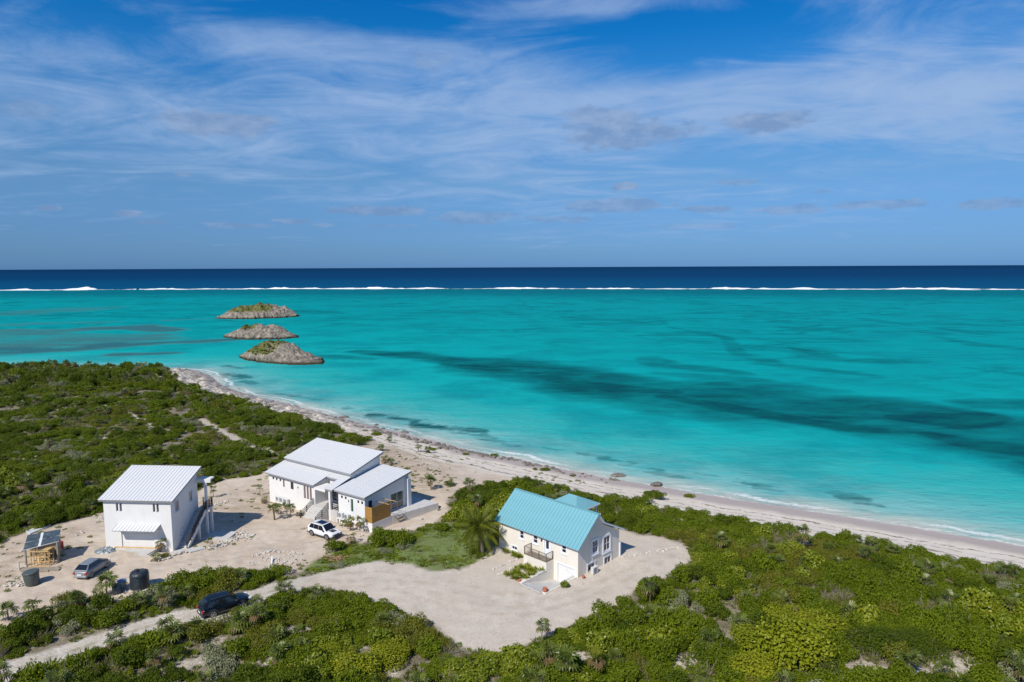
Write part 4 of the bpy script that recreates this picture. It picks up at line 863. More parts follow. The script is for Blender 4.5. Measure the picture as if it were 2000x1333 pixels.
for y_, z_ in ((2.1, 1.55), (1.6, .9), (1.75, 1.25)): box_part('meter_box', GREYP, A, .003, .09, y_, y_+.16, z_, z_+.26)
box_part('apron', CONC, A, -6.9, -1.6, -2.15, -.01, -.35, .06)
box_part('apron_edging', PINE, A, -7.0, -1.5, -.28, -.12, .065, .16); 
for x_ in (-6.95, -1.62): m = MB(); m.bar((x_, -.3, .08), (x_+(.3 if x_ < -4 else -.25), -2.1, .08), .12, .12); m.obj('apron_edging', OLDW, A)
box_part('paving', CONC, A, 1.5, 4.6, 3.9, 6.6, -.95, -.42)
m = MB(); m.hexa([(1.35, .1, -.9), (2.5, -.75, -.9), (3.6, .7, -.9), (2.9, 1.2, -.9), (1.35, .1, -.05), (2.5, -.75, -.05), (3.6, .7, -.15), (2.9, 1.2, -.15)]); m.obj('paving', CONC, A)
m = MB(); m.hexa([(.2, -.9, -.9), (1.1, -1.2, -.9), (1.75, -.5, -.9), (1.0, -.1, -.9), (.2, -.9, .02), (1.1, -1.2, .02), (1.75, -.5, .0), (1.0, -.1, .0)]); m.obj('paving', CONC, A)

# ------------------------------------------------------------------ house B: low white house with stepped metal roofs
B = thing('white_villa', 'low white house with three stepped white metal roofs and a cedar screened terrace', 'house', (*B_O, 0), B_A)
W_, Dp = 20.2, 8.2; lz = lambda y: 3.18+.27*(y+.5); rz_ = lambda y: 3.32+.153*(y+.4)
m = MB()
lf = [(.85, 1.2, 2.3, 2.68), (1.65, 2.0, 2.3, 2.68), (2.5, 2.85, 2.3, 2.68), (3.3, 3.6, 1.6, 2.72), (5.0, 5.65, 1.6, 2.65), (6.5, 6.72, 1.95, 2.25), (7.85, 8.3, .75, 2.62), (8.5, 8.95, .75, 2.62), (9.15, 9.6, .75, 2.62)]
wall_plane(m, (-W_, 0, 0), X, -Y, 10.3, -1.6, [(0, 3.1), (10.3, 3.1)], lf)
wall_plane(m, (-9.9, 0, 0), Y, X, 2.4, -1.6, [(0, 3.1), (2.4, 3.6)])
pb = [(.5, 2.7, .42, 2.5)]
wall_plane(m, (-9.9, 2.4, 0), X, -Y, 3.5, -1.6, [(0, 3.5), (3.5, 3.5)], pb)
wall_plane(m, (-6.4, 2.4, 0), -Y, -X, 1.2, -1.6, [(0, 3.5), (1.2, 3.3)])
sd_ = [(.3, 1.12, .42, 2.6)]
wall_plane(m, (-6.4, 1.2, 0), X, -Y, 1.3, -1.6, [(0, 3.3), (1.3, 3.3)], sd_)
wall_plane(m, (-5.1, 1.2, 0), -Y, -X, 1.2, -1.6, [(0, rz_(1.2)-.12), (1.2, rz_(0)-.12)])
rf = [(.55, .9, 2.35, 2.72), (1.3, 1.65, 2.35, 2.72), (1.95, 2.12, 2.0, 2.4), (2.42, 2.9, .85, 2.6), (3.72, 4.07, 2.3, 2.68), (4.45, 4.8, 2.3, 2.68)]
wall_plane(m, (-5.1, 0, 0), X, -Y, 5.1, -1.6, [(0, rz_(0)-.1), (5.1, rz_(0)-.1)], rf)
rw = [(.66, 1.3, 1.55, 2.6), (4.75, 7.15, .06, 2.35)]
wall_plane(m, (0, 0, 0), Y, X, Dp, -1.6, [(0, rz_(0)-.1), (Dp, rz_(Dp)-.1)], rw)
wall_plane(m, (0, Dp, 0), -X, Y, 5.6, -1.6, [(0, rz_(Dp)-.1), (5.6, rz_(Dp)-.1)])
wall_plane(m, (-5.6, Dp, 0), -X, Y, W_-5.6, -1.6, [(0, 6.05), (W_-6.2, 6.05), (W_-5.6, 3.2)]); wall_plane(m, (-W_, Dp, 0), -Y, -X, Dp, -1.6, [(0, 3.1), (Dp-3, 4.0), (Dp, 3.1)])
wall_plane(m, (-19.4, 2.95, 3.9), X, -Y, 13.6, 0, [(0, .95), (13.6, .95)]); uz = lambda y: 4.62+.272*(y-2.5)
wall_plane(m, (-5.8, 2.95, 3.3), Y, X, 5.25, 0, [(0, uz(2.95)-3.42), (5.25, uz(8.2)-3.42)]); wall_plane(m, (-19.4, 8.2, 3.3), -Y, -X, 5.25, 0, [(0, uz(8.2)-3.42), (5.25, uz(2.95)-3.42)])
m.obj('wall', WHITE, B)
for i, q in enumerate(lf): opening(B, (-W_, 0, 0), X, -Y, q, gm_=GLASSB if i >= 6 else GLASS, fm=DARKM if i < 6 else TRIM, fw=.03, depth=.10)
wn_ = opening(B, (-9.9, 2.4, 0), X, -Y, pb[0], fm=TRIM, fw=.07, mull=(1.6,), name='glass_door'); opening(B, (-6.4, 1.2, 0), X, -Y, sd_[0], fm=DARKM, gm_=GLASSB, fw=.05, rails=(1.3,), name='glass_door')
for i, q in enumerate(rf): opening(B, (-5.1, 0, 0), X, -Y, q, fm=DARKM if i != 3 else TRIM, gm_=GLASSG if i == 3 else GLASS, fw=.03, depth=.10)
opening(B, (0, 0, 0), Y, X, rw[0], fm=DARKM, fw=.04, depth=.1); opening(B, (0, 0, 0), Y, X, rw[1], gm_=GLASSG, lower=GLASSB, fw=.06, mull=(5.95,), rails=(.95,), name='sliding_door')
metal_roof(B, (-20.45, -.5, 3.30), (10.85, 0, 0), (0, 3.5, .945), 26, ROOFW, .24, label='low front roof of the left wing')
metal_roof(B, (-9.597, 1.85, 3.30+.27*2.35), (2.35, 0, 0), (0, 1.15, .3105), 6, ROOFW, .24); metal_roof(B, (-7.244, -.5, 3.30), (1.45, 0, 0), (0, 3.5, .945), 4, ROOFW, .24)
metal_roof(B, (-5.5, -.4, 3.42), (5.9, 0, 0), (0, 8.85, 8.85*.153), 14, ROOFW, .24, label='roof of the right wing')
metal_roof(B, (-19.9, 2.5, 4.86), (14.5, 0, 0), (0, 6.25, 6.25*.272), 35, ROOFW, .26, label='raised middle roof')
box_part('porch_roof', WHITE, B, -9.55, -7.26, -.42, 1.83, 2.72, 3.02)
box_part('column', WHITE, B, -6.75, -6.4, -.3, .1, -1.6, 3.05); box_part('pier', WHITE, B, .002, .55, 7.5, 8.15, -.2, 3.9)
box_part('porch_floor', CONC, B, -9.895, -5.105, -.28, 2.39, -1.5, .38)
st = box_part('stair', CONC, B, -9.95, -6.95, -.6, -.285, -1.5, .36)
for k in range(6): box_part('step', CONC, st, -9.95, -6.95, -.60-.30*(k+1)+.002, -.60-.30*k, -1.5, .36-.2*(k+1))
for x_ in (-10.02, -6.88): railing(B, [(x_, -2.5, -1.0), (x_, -.25, .38)], .95, 3, DARKM, every=1.3)
railing(B, [(-6.35, .0, .38), (-5.15, .0, .38)], .95, 3, DARKM)
m = MB(); m.hexa([(.005, 3.35, -1.5), (1.35, 3.35, -1.5), (3.1, 10.9, -1.5), (-3.5, 10.9, -1.5), (.005, 3.35, .0), (1.35, 3.35, .0), (3.1, 10.9, .0), (-3.5, 10.9, .0)]); m.obj('terrace', CONC, B)
box_part('terrace', WHITE, B, .005, 1.36, -.05, 3.345, -1.5, .06)
sc = box_part('screen', OLDW, B, .1, 1.2, .04, .08, .07, .12)
for k in range(14): z_ = .08+k*.15; box_part('slat', CEDAR, sc, 1.30, 1.335, -.035, 3.34, z_, z_+.138); box_part('slat', CEDAR, sc, .06, 1.298, -.035, -.005, z_, z_+.138)
for x_, y_ in ((1.26, .05), (1.26, 1.7), (1.26, 3.28), (.12, .05)): box_part('post', PINE, sc, x_-.03, x_+.03, y_-.03, y_+.03, .07, 2.12)
for a, b in (((.1, 1.9, 2.3), (1.9, 2.5, 2.0)), ((.1, 3.0, 2.35), (1.7, 4.0, 1.95))): m = MB(); m.bar(a, b, .09, .05); m.obj('loose_board', PINE, sc)
m = MB(); 
for k, z_ in enumerate((-.52, -.28)): box_part('step', OLDW, B, 1.62+.42*(1-k), 2.0+.42*(1-k), 3.9, 5.0, z_-.1, z_)
m.bar((1.5, 3.75, .05), (2.6, 3.75, -.6), .05); m.bar((1.5, 5.15, .05), (2.6, 5.15, -.6), .05); m.obj('handrail', DARKM, B)
def ac_unit(label, loc, rz, w=.95, h=.68):
    u = thing('air_conditioner', label, 'air conditioner', loc, rz, 'outdoor air conditioners')
    box_part('housing', GREYP, u, -w/2, w/2, -.17, .17, .04, h, bevel=.02)
    g = MB(); g.lathe([(.27, -.175), (.27, -.19), (.24, -.19), (.24, -.176), (.05, -.176)], 20, (-.12*w, 0, h/2+.03), 'y'); g.obj('fan_grille', M('fan_grey', (.20, .20, .205), .6), u)
    g = MB(); [g.box(-.12*w-.24, -.12*w+.24, -.198, -.192, h/2+.03+z_-.008, h/2+.03+z_+.008) for z_ in (-.15, -.05, .05, .15)]; g.obj('guard', GREYP, u)
    for x_ in (-w/2+.1, w/2-.1): box_part('foot', DARKM, u, x_-.04, x_+.04, -.18, .18, 0, .038)
    return u
for nm, x0, x1, zz, labs in (('l', -18.2, -15.4, -.62, ['white air conditioner on the left wing shelf, farthest left', 'white air conditioner on the left wing shelf, middle one', 'white air conditioner on the left wing shelf, nearest the stairs']),
                            ('r', -4.85, -2.55, -.22, ['white air conditioner on the right wing shelf, nearest the column', 'white air conditioner on the right wing shelf, nearest the tall green window'])):
    sh_ = box_part('shelf', WHITE, B, x0, x1, -.62, -.004, zz-.1, zz)
    for x_ in (x0+.06, x1-.06): box_part('shelf_leg', WHITE, sh_, x_-.06, x_+.06, -.6, -.45, -1.4, zz-.102)
    for k, lb in enumerate(labs):
        p = b_w(x0+(x1-x0)*(k+.5)/len(labs), -.33); ac_unit(lb, (p[0], p[1], zz), B_A, .86, .74)

# ------------------------------------------------------------------ house C: cream cottage with teal roof
Ch = thing('cream_cottage', 'cream cottage with a steep teal metal roof, small balcony and basement garage', 'house', (*C_O, 0), C_A)
Lc, Dc = 11.9, 7.5; m = MB(); ez = 3.42; pk = (3.15, 6.05); kz = 4.75
fh = [(3.42, 4.02, 2.05, 2.95), (5.52, 6.14, 2.1, 3.0), (9.68, 10.28, 2.2, 3.05), (2.15, 2.95, .38, .78), (7.2, 7.95, 1.06, 3.15), (9.1, 11.45, -1.28, .78)]
wall_plane(m, (-Lc, 0, 0), X, -Y, Lc, -2.0, [(0, ez), (Lc, ez)], fh)
gh = [(2.5, 3.45, 1.85, 3.25), (4.55, 5.7, 1.45, 3.1), (4.7, 5.9, -.2, .7), (1.7, 2.9, .0, .85)]
gt = [(0, ez), (pk[0], pk[1]), (4.3, kz), (Dc, 3.1)]
wall_plane(m, (0, 0, 0), Y, X, Dc, -2.0, gt, gh)
wall_plane(m, (-Lc, Dc, 0), -Y, -X, Dc, -2.0, [(Dc-b, z_) for b, z_ in gt][::-1]); wall_plane(m, (0, Dc, 0), -X, Y, Lc, -2.0, [(0, 3.1), (Lc, 3.1)])
m.obj('wall', CREAM, Ch)
for q in fh[:3]: opening(Ch, (-Lc, 0, 0), X, -Y, q, fw=.05, depth=.05, rails=((q[2]+q[3])/2,), trim=.12)
opening(Ch, (-Lc, 0, 0), X, -Y, fh[3], fw=.05, depth=.05, mull=(2.55,), trim=.10)
for q in gh[:2]: opening(Ch, (0, 0, 0), Y, X, q, fw=.08, depth=.05, rails=((q[2]+q[3])/2,), mull=((q[0]+q[1])/2,), trim=.2, gm_=GLASS)
for q in gh[2:]: opening(Ch, (0, 0, 0), Y, X, q, fw=.08, depth=.05, mull=((q[0]+q[1])/2,), trim=.16)
dr = box_part('door', TRIM, Ch, -Lc+7.204, -Lc+7.946, .03, .08, 1.064, 3.146)
box_part('pane', GLASS, dr, -Lc+7.38, -Lc+7.77, .012, .028, 1.95, 2.85); box_part('door_frame', TRIM, dr, -Lc+7.02, -Lc+7.197, -.05, -.003, 1.06, 3.3); box_part('door_frame', TRIM, dr, -Lc+7.953, -Lc+8.13, -.05, -.003, 1.06, 3.3)
box_part('wall_lamp', DARKM, Ch, -Lc+6.72, -Lc+6.84, -.14, -.003, 2.6, 2.85)
gd = box_part('garage_door', TRIM, Ch, -Lc+9.105, -Lc+11.445, .08, .13, -1.28, .775)
for k in range(4): box_part('door_panel', WHITE, gd, -Lc+9.13, -Lc+11.42, .05, .078, -1.26+k*.508, -1.26+k*.508+.49)
for a, b in ((8.95, 9.098), (11.452, 11.62)): box_part('door_frame', TRIM, gd, -Lc+a, -Lc+b, -.05, -.003, -1.28, .9)
box_part('door_frame', TRIM, gd, -Lc+9.1, -Lc+11.45, -.05, -.003, .783, .9)
sl_ = (pk[1]-ez)/pk[0]; o = .42
metal_roof(Ch, (-Lc-.35, -.42, ez+.18-.42*sl_), (Lc+.72, 0, 0), (0, pk[0]+.42, (pk[0]+.42)*sl_), 28, ROOFT, .14, TRIM, label='front slope')
metal_roof(Ch, (.37, pk[0]+1.17, kz+.20), (-Lc-.72, 0, 0), (0, -1.12, (pk[1]-kz)-.05), 28, ROOFT, .14, TRIM); metal_roof(Ch, (.37, 8.1, 3.02+.14), (-Lc-.72, 0, 0), (0, -3.72, 1.78), 28, ROOFT, .14, TRIM, label='shallow rear slope')
m = MB(); m.bar((-Lc-.36, pk[0]+.02, pk[1]+.22), (.38, pk[0]+.02, pk[1]+.22), .26, .07); m.obj('ridge_cap', ROOFT, Ch)
# rear porch with a hipped roof, seen over the ridge
px_, py_, hs = -7.4, 8.3, 2.35
m = MB(); z0_, z1_ = 4.25, 5.35
c4 = [(px_-hs, py_-hs, z0_), (px_+hs, py_-hs, z0_), (px_+hs, py_+hs, z0_), (px_-hs, py_+hs, z0_)]; ap = [(px_-.6, py_, z1_), (px_+.6, py_, z1_)]
m.face([c4[0], c4[1], ap[1], ap[0]]); m.face([c4[1], c4[2], ap[1]]); m.face([c4[2], c4[3], ap[0], ap[1]]); m.face([c4[3], c4[0], ap[0]]); m.face(c4[::-1])
hp_ = m.obj('porch_roof', ROOFT, Ch); m = MB()
for a, b in zip(c4, c4[1:]+c4[:1]): m.bar(Vector(a)-Vector((0, 0, .09)), Vector(b)-Vector((0, 0, .09)), .06, .16)
m.obj('fascia', TRIM, hp_)
for x_, y_ in ((-9.4, 10.3), (-5.4, 10.3)): box_part('porch_post', TRIM, Ch, x_-.08, x_+.08, y_-.08, y_+.08, -1, 4.1)
box_part('porch_beam', TRIM, Ch, -5.0, -2.2, 6.85, 6.97, 4.52, 4.62); box_part('porch_beam', TRIM, Ch, -5.0, -2.2, 6.25, 6.37, 4.72, 4.8)
for x_ in (-4.8, -2.4): box_part('porch_post', TRIM, Ch, x_-.05, x_+.05, 6.3, 6.9, 3.6, 4.515)
box_part('panel', TRIM, Ch, -.12, .10, 7.52, 7.75, -.6, 1.62)
# balcony, ramp and its walls
bal = box_part('balcony', CREAM, Ch, -6.75, -3.4, -1.25, -.003, -2.0, .98); box_part('balcony_floor', OLDW, bal, -6.7, -3.45, -1.2, -.01, .984, 1.02)
railing(Ch, [(-6.68, -.05, 1.03), (-6.68, -1.18, 1.03), (-3.47, -1.18, 1.03), (-3.47, -.05, 1.03)], .92, 0, BROWNM, bal=.15, every=1.1)
m = MB(); m.hexa([(-3.4, -5.3, -.6), (-.62, -5.3, -.6), (-.62, .0, -1.9), (-3.4, .0, -1.9), (-3.4, -5.3, .05), (-.62, -5.3, .05), (-.62, .0, -1.285), (-3.4, .0, -1.285)]); m.obj('ramp', CONC, Ch)
box_part('retaining_wall', CREAM, Ch, -3.85, -3.403, -5.1, -1.26, -1.9, .09); box_part('wall_cap', CONC, Ch, -3.9, -3.38, -2.6, -1.27, .093, .15)
box_part('retaining_wall', CREAM, Ch, -.617, -.14, -5.1, -.01, -1.9, .03); box_part('wall_cap', CONC, Ch, -.64, -.34, -4.9, -.05, .033, .08)
m = MB(); m.tube([(.06, 2.42, .9), (.06, 2.42, 3.3)], .025, 6); m.obj('pipe', GREYP, Ch)
p = c_w(.62, 2.1); ac_unit('pale air conditioner standing on the gravel under the gable window', (p[0], p[1], -.05), C_A+math.pi/2, .9, .8)

# ------------------------------------------------------------------ cars
TYRE = M('tyre', (.025, .025, .026), .85, var=.2); RIM = M('alloy', (.55, .56, .58), .3, metal=.6, var=.05); CARG = M('car_glass', (.010, .013, .018), .05, var=.1, spec=.8)
TAIL = M('tail_lens', (.42, .012, .02), .25, spec=.6); LENS = M('head_lens', (.75, .77, .8), .15, spec=.7); CLAD = M('black_cladding', (.05, .05, .055), .7, var=.1)
def car(label, loc, heading, Lh, Wd, st, gh_, paint, roof=None, wr=.34, wb=(0, 0), clad=True, extras=None, tilt=(0, 0)):
    """st: lower-body stations (x, z_low, z_top, half width); gh_: glasshouse (x_rear_base, x_rear_top, x_front_top, x_front_base, z_belt_rear, z_belt_front, z_roof, hw_belt, hw_roof)"""
    c = thing('parked_car', label, 'car', loc, heading, None); c.rotation_euler = (tilt[0], tilt[1], heading)
    V = []; F = []
    for x, zl, zt_, hw in st:
        zm = zl+(zt_-zl)*.55
        half = [(0, zl), (hw*.86, zl), (hw*.97, zl+.10), (hw, zm), (hw*.985, zt_-.10), (hw*.90, zt_-.015), (hw*.5, zt_+.02), (0, zt_+.03)]
        ring = half+[(-y_, z_) for y_, z_ in half[1:-1]][::-1]; V += [(x, y_, z_) for y_, z_ in ring]
    nr = 14
    for i in range(len(st)-1):
        for k in range(nr): F.append((i*nr+k, i*nr+(k+1) % nr, (i+1)*nr+(k+1) % nr, (i+1)*nr+k))
    F.append(tuple(range(nr))[::-1]); F.append(tuple((len(st)-1)*nr+k for k in range(nr)))
    m = MB(); m.v = V; m.f = F; m.mi = [0]*len(F); b = m.obj('body', paint, c, smooth=True)
    sm = b.modifiers.new('subdivision', 'SUBSURF'); sm.levels = sm.render_levels = 1
    xr0, xr1, xf1, xf0, zr, zf, zroof, hb, hr = gh_
    m = MB(); cr = .035                                                # roof and pillars as one shell
    secs = [(xr0, zr-.06, zr-.02, hb, hb*.97), (xr1, zr-.06, zroof-.04, hb, hr), ((xr1+xf1)/2, zr-.06, zroof, hb, hr), (xf1, zf-.06, zroof-.03, hb, hr), (xf0, zf-.06, zf-.02, hb, hb*.95)]
    V = []; F = []
    for x, z0, z1, y0, y1 in secs:
        half = [(y0, z0), (y1+(y0-y1)*.12, z0+(z1-z0)*.86), (y1, z1), (y1*.55, z1+cr), (0, z1+cr+.01)]
        V += [(x, y_, z_) for y_, z_ in half]+[(x, -y_, z_) for y_, z_ in half[:-1][::-1]]
    for i in range(4):
        for k in range(8): F.append((i*9+k, i*9+k+1, (i+1)*9+k+1, (i+1)*9+k))
    F += [tuple(range(9))[::-1], tuple(36+k for k in range(9))]; m.v = V; m.f = F; m.mi = [0]*len(F); m.obj('cabin', roof or paint, c, smooth=False)
    def quad(name, mat, pts, off, lab=None):
        p = [Vector(q) for q in pts]; n_ = (p[1]-p[0]).cross(p[2]-p[0]).normalized(); ctr = sum(p, Vector())/len(p)
        if n_.dot(ctr-Vector((ctr.x*.6, 0, .6))) < 0: n_ = -n_
        g = MB(); a = [q+n_*off for q in p]; d = [q-n_*.02 for q in p]; nn = len(p)
        g.face(a); g.face(d[::-1])
        for i in range(nn): g.face([a[i], d[i], d[(i+1) % nn], a[(i+1) % nn]])
        o_ = g.obj(name, mat, c); 
        if lab: o_['label'] = lab
        return o_
    lp = lambda a, b, t_: a+(b-a)*t_
    def slope(xa, za, ya, xb, zb, yb, lo, hi, k): return [(lp(xa, xb, lo), -lp(ya, yb, lo)*k, lp(za, zb, lo)), (lp(xa, xb, lo), lp(ya, yb, lo)*k, lp(za, zb, lo)), (lp(xa, xb, hi), lp(ya, yb, hi)*k, lp(za, zb, hi)), (lp(xa, xb, hi), -lp(ya, yb, hi)*k, lp(za, zb, hi))]
    quad('windscreen', CARG, slope(xf0, zf, hb*.95, xf1, zroof, hr, .06, .93, .93), .022); quad('rear_window', CARG, slope(xr0, zr, hb*.97, xr1, zroof, hr, .14, .90, .88), .022)
    for s in (-1, 1):
        zt_ = zroof-.10; fr = .84; yt = lp(hb, hr, fr)
        xs = [lp(xr0, xr1, .55), lp(xr0, xf0, .34), lp(xr0, xf0, .60), lp(xf1, xf0, .62)]
        xt = [lp(xr0, xr1, 1.0)+.02, lp(xr0, xf0, .34), lp(xr0, xf0, .60)-.02, xf1-.02]
        for i in range(3):
            zb0, zb1 = lp(zr, zf, (xs[i]-xr0)/(xf0-xr0))+.03, lp(zr, zf, (xs[i+1]-xr0)/(xf0-xr0))+.03; e = .03
            quad('side_window', CARG, [(xs[i]+e, s*hb*1.0, zb0), (xs[i+1]-e, s*hb*1.0, zb1), (xt[i+1]-e, s*yt, zt_), (xt[i]+e, s*yt, zt_)], .016)
        box_part('wing_mirror', CLAD, c, xf0-.45, xf0-.25, min(s*(hb+.02), s*(hb+.2)), max(s*(hb+.02), s*(hb+.2)), zf+.0, zf+.15, bevel=.03)
        for x_ in wb:
            w_ = MB(); w_.lathe([(wr*.72, -.11), (wr*.97, -.10), (wr, -.05), (wr, .05), (wr*.97, .10), (wr*.72, .11)], 22, (0, 0, 0), 'y'); w_ = w_.obj('wheel', TYRE, c, smooth=True, loc=(x_, s*(Wd/2-.10), wr))
            r_ = MB(); r_.lathe([(wr*.70, s*.075), (wr*.70, s*.112), (wr*.60, s*.116), (wr*.60, s*.09)], 20, (0, 0, 0), 'y'); 
            for k in range(5): a = k*1.2566; r_.bar((0, s*.10, 0), (wr*.62*math.cos(a), s*.10, wr*.62*math.sin(a)), .075, .03)
            r_.obj('rim', RIM, w_); d_ = MB(); d_.lathe([(wr*.62, s*.07), (wr*.62, s*.078)], 16, (0, 0, 0), 'y'); d_.obj('brake_disc', DARKM, w_)
            ar = MB(); n_ = 12; R1, R2 = wr*1.06, wr*1.28; yi, yo = s*(Wd/2-.20), s*(Wd/2+.012)
            for k in range(n_):
                a0, a1 = math.pi*k/n_, math.pi*(k+1)/n_; q = lambda a, r, y_: (x_+r*math.cos(a), y_, wr+r*math.sin(a))
                ar.face([q(a0, R1, yo), q(a1, R1, yo), q(a1, R2, yo), q(a0, R2, yo)]); ar.face([q(a0, R1, yi), q(a1, R1, yi), q(a1, R1, yo), q(a0, R1, yo)]); ar.face([q(a0, R2, yi), q(a1, R2, yi), q(a1, R2, yo), q(a0, R2, yo)])
            ar.obj('wheel_arch', CLAD if clad else paint, c)
        xh, zl, zt_, hw = st[-2]; box_part('headlight', LENS, c, xh-.10, st[-1][0]+.02, min(s*hw*.52, s*hw*.93), max(s*hw*.52, s*hw*.93), zt_-.20, zt_-.05, bevel=.02)
        xh, zl, zt_, hw = st[1]; box_part('taillight', TAIL, c, st[0][0]-.03, xh+.10, min(s*hw*.70, s*hw*1.005), max(s*hw*.70, s*hw*1.005), zt_-.30, zt_-.08, bevel=.02)
    x0, x1 = st[0][0], st[-1][0]
    for nm, xa, xb in (('rear_bumper', x0-.05, x0+.22), ('front_bumper', x1-.2, x1+.05)): box_part(nm, CLAD if clad else paint, c, xa, xb, -Wd*.43, Wd*.43, .26, .50, bevel=.05)
    box_part('grille', DARKM, c, x1-.05, x1+.035, -Wd*.22, Wd*.22, .55, .72, bevel=.02); box_part('number_plate', TRIM, c, x0-.065, x0-.05, -.25, .25, .56, .68)
    if clad:
        for s in (-1, 1): box_part('sill', CLAD, c, wb[0]+.45, wb[1]-.45, min(s*Wd*.44, s*Wd*.505), max(s*Wd*.44, s*Wd*.505), .24, .40, bevel=.03)
    if extras: extras(c)
    return c
PW = M('white_paint', (.80, .80, .81), .25, var=.02, coat=.6); PS = M('silver_paint', (.26, .275, .29), .38, metal=.2, var=.04, coat=.5); PD = M('dark_blue_paint', (.005, .009, .014), .3, var=.15, coat=.25, spec=.4)
SUV = [(-2.28, .42, .78, .72), (-2.22, .36, 1.00, .84), (-1.9, .30, 1.04, .90), (-1.2, .27, 1.02, .92), (0, .26, 1.0, .925), (.95, .27, .99, .92), (1.55, .29, .96, .90), (2.05, .32, .88, .84), (2.28, .38, .74, .66)]
def suv_extras(c):
    box_part('sunroof', CARG, c, -.95, .32, -.44, .44, 1.715, 1.735); box_part('bonnet_decal', CLAD, c, .98, 1.9, -.36, .30, .955, 1.0)
    for s in (-1, 1): g = MB(); g.bar((-1.5, s*.60, 1.735), (.35, s*.60, 1.735), .05, .05); g.obj('roof_rail', RIM, c)
p0, p1 = T(610.5, 1046.5), T(637.5, 1054.5); d = p1-p0; hd = math.atan2(d[1], d[0]); mid = (p0+p1)/2; n_ = np.array((-math.sin(hd), math.cos(hd)))
car('white compact sport utility car with black sunroof, parked by the front stairs', (mid[0]+n_[0]*.82, mid[1]+n_[1]*.82, mid[2]-.02), hd, 4.55, 1.86, SUV, (-2.18, -1.62, .42, 1.22, 1.05, 1.0, 1.67, .86, .66), PW, wr=.36, wb=(-1.33, 1.36), extras=suv_extras)
p0, p1 = T(416, 1206.5), T(474, 1188); d = p1-p0; hd = math.atan2(d[1], d[0]); mid = (p0+p1)/2; n_ = np.array((-math.sin(hd), math.cos(hd)))
def rails(c):
    for s in (-1, 1): g = MB(); g.bar((-1.5, s*.60, 1.735), (.35, s*.60, 1.735), .05, .05); g.obj('roof_rail', CLAD, c)
DSUV = [(x*1.02, a, b, w_) for x, a, b, w_ in SUV]
car('dark blue sport utility car standing on the dirt track', (mid[0]+n_[0]*.82, mid[1]+n_[1]*.82, mid[2]-.03), hd, 4.65, 1.86, DSUV, (-2.2, -1.7, .30, 1.15, 1.06, 1.0, 1.66, .86, .66), PD, wr=.37, wb=(-1.36, 1.38), extras=rails)
p0, p1 = T(177.5, 1129), T(209, 1108.5); d = p1-p0; hd = math.atan2(d[1], d[0]); mid = (p0+p1)/2; n_ = np.array((-math.sin(hd), math.cos(hd)))
HAT = [(-1.93, .40, .72, .64), (-1.88, .33, .92, .78), (-1.6, .27, .96, .83), (-.9, .24, .95, .845), (0, .23, .95, .85), (.8, .24, .93, .845), (1.35, .27, .88, .82), (1.78, .30, .78, .74), (1.97, .36, .66, .58)]
car('silver five door hatchback parked on the sand in front of the garage', (mid[0]+n_[0]*.74, mid[1]+n_[1]*.74, mid[2]-.02), hd, 3.9, 1.7, HAT, (-1.86, -1.22, .30, 1.48, 1.0, .92, 1.50, .80, .56), PS, wr=.30, wb=(-1.22, 1.25), clad=False)

# ------------------------------------------------------------------ yard things
def at(px, py, dz=0): p = T(px, py); return (p[0], p[1], p[2]+dz)
def ray_at_y(px, py, y): d = px_ray(px, py); k = y/d[1]; return Vector((d[0]*k, y, CAM_H+d[2]*k))
k_ = 4.44444; ZA = lambda x, y: (x/k_, 880+y/k_)
# shed with panels on the roof
FL, FR, BR, BL = ray_at_y(*ZA(200, 868), 72.9), ray_at_y(*ZA(507, 790), 73.7), ray_at_y(*ZA(527, 685), 76.0), ray_at_y(*ZA(238, 738), 75.3)
base = T(*ZA(350, 960)); sh = thing('open_shed', 'small timber shed roofed with dark solar panels at the left edge of the lot', 'shed', (base[0], base[1], base[2])); bo = Vector(base)
q4 = [p-bo for p in (FL, FR, BR, BL)]; bil = lambda a, b: (q4[0]*(1-a)+q4[1]*a)*(1-b)+(q4[3]*(1-a)+q4[2]*a)*b
SOLAR = M('solar_panel', (.06, .08, .09), .22, var=.4, scale=2.2, spec=.6, dirt=(.22, .25, .26, .8)); nrm = (q4[1]-q4[0]).cross(q4[3]-q4[0]).normalized()
def slab(name, mat, a0, a1, b0, b1, d0, d1, par): 
    g = MB(); c4 = [bil(a0, b0), bil(a1, b0), bil(a1, b1), bil(a0, b1)]; g.hexa([p+nrm*d0 for p in c4]+[p+nrm*d1 for p in c4]); return g.obj(name, mat, par)
rf_ = slab('roof', GREYP, 0, 1, 0, 1, -.06, 0, sh)
for a0, a1 in ((.01, .40), (.50, .74), (.75, .99)):
    for b0, b1 in ((.02, .47), (.52, .98)): slab('solar_panel', SOLAR, a0, a1, b0, b1, .012, .06, rf_)
for a, b in ((.05, .06), (.95, .05), (.95, .95), (.06, .94)): p = bil(a, b); box_part('post', OLDW, sh, p.x-.07, p.x+.07, p.y-.07, p.y+.07, -.5, p.z-.07)
PLY = M('plywood', (.27, .215, .15), .85, var=.15, scale=1.0)
a, b = bil(.40, .10), bil(.93, .10); g = MB(); g.hexa([(a.x, a.y, a.z-.9), (b.x, b.y, b.z-1.0), (b.x, b.y+.04, b.z-1.0), (a.x, a.y+.04, a.z-.9), (a.x, a.y, a.z-.07), (b.x, b.y, b.z-.07), (b.x, b.y+.04, b.z-.07), (a.x, a.y+.04, a.z-.07)]); g.obj('front_board', PLY, sh)
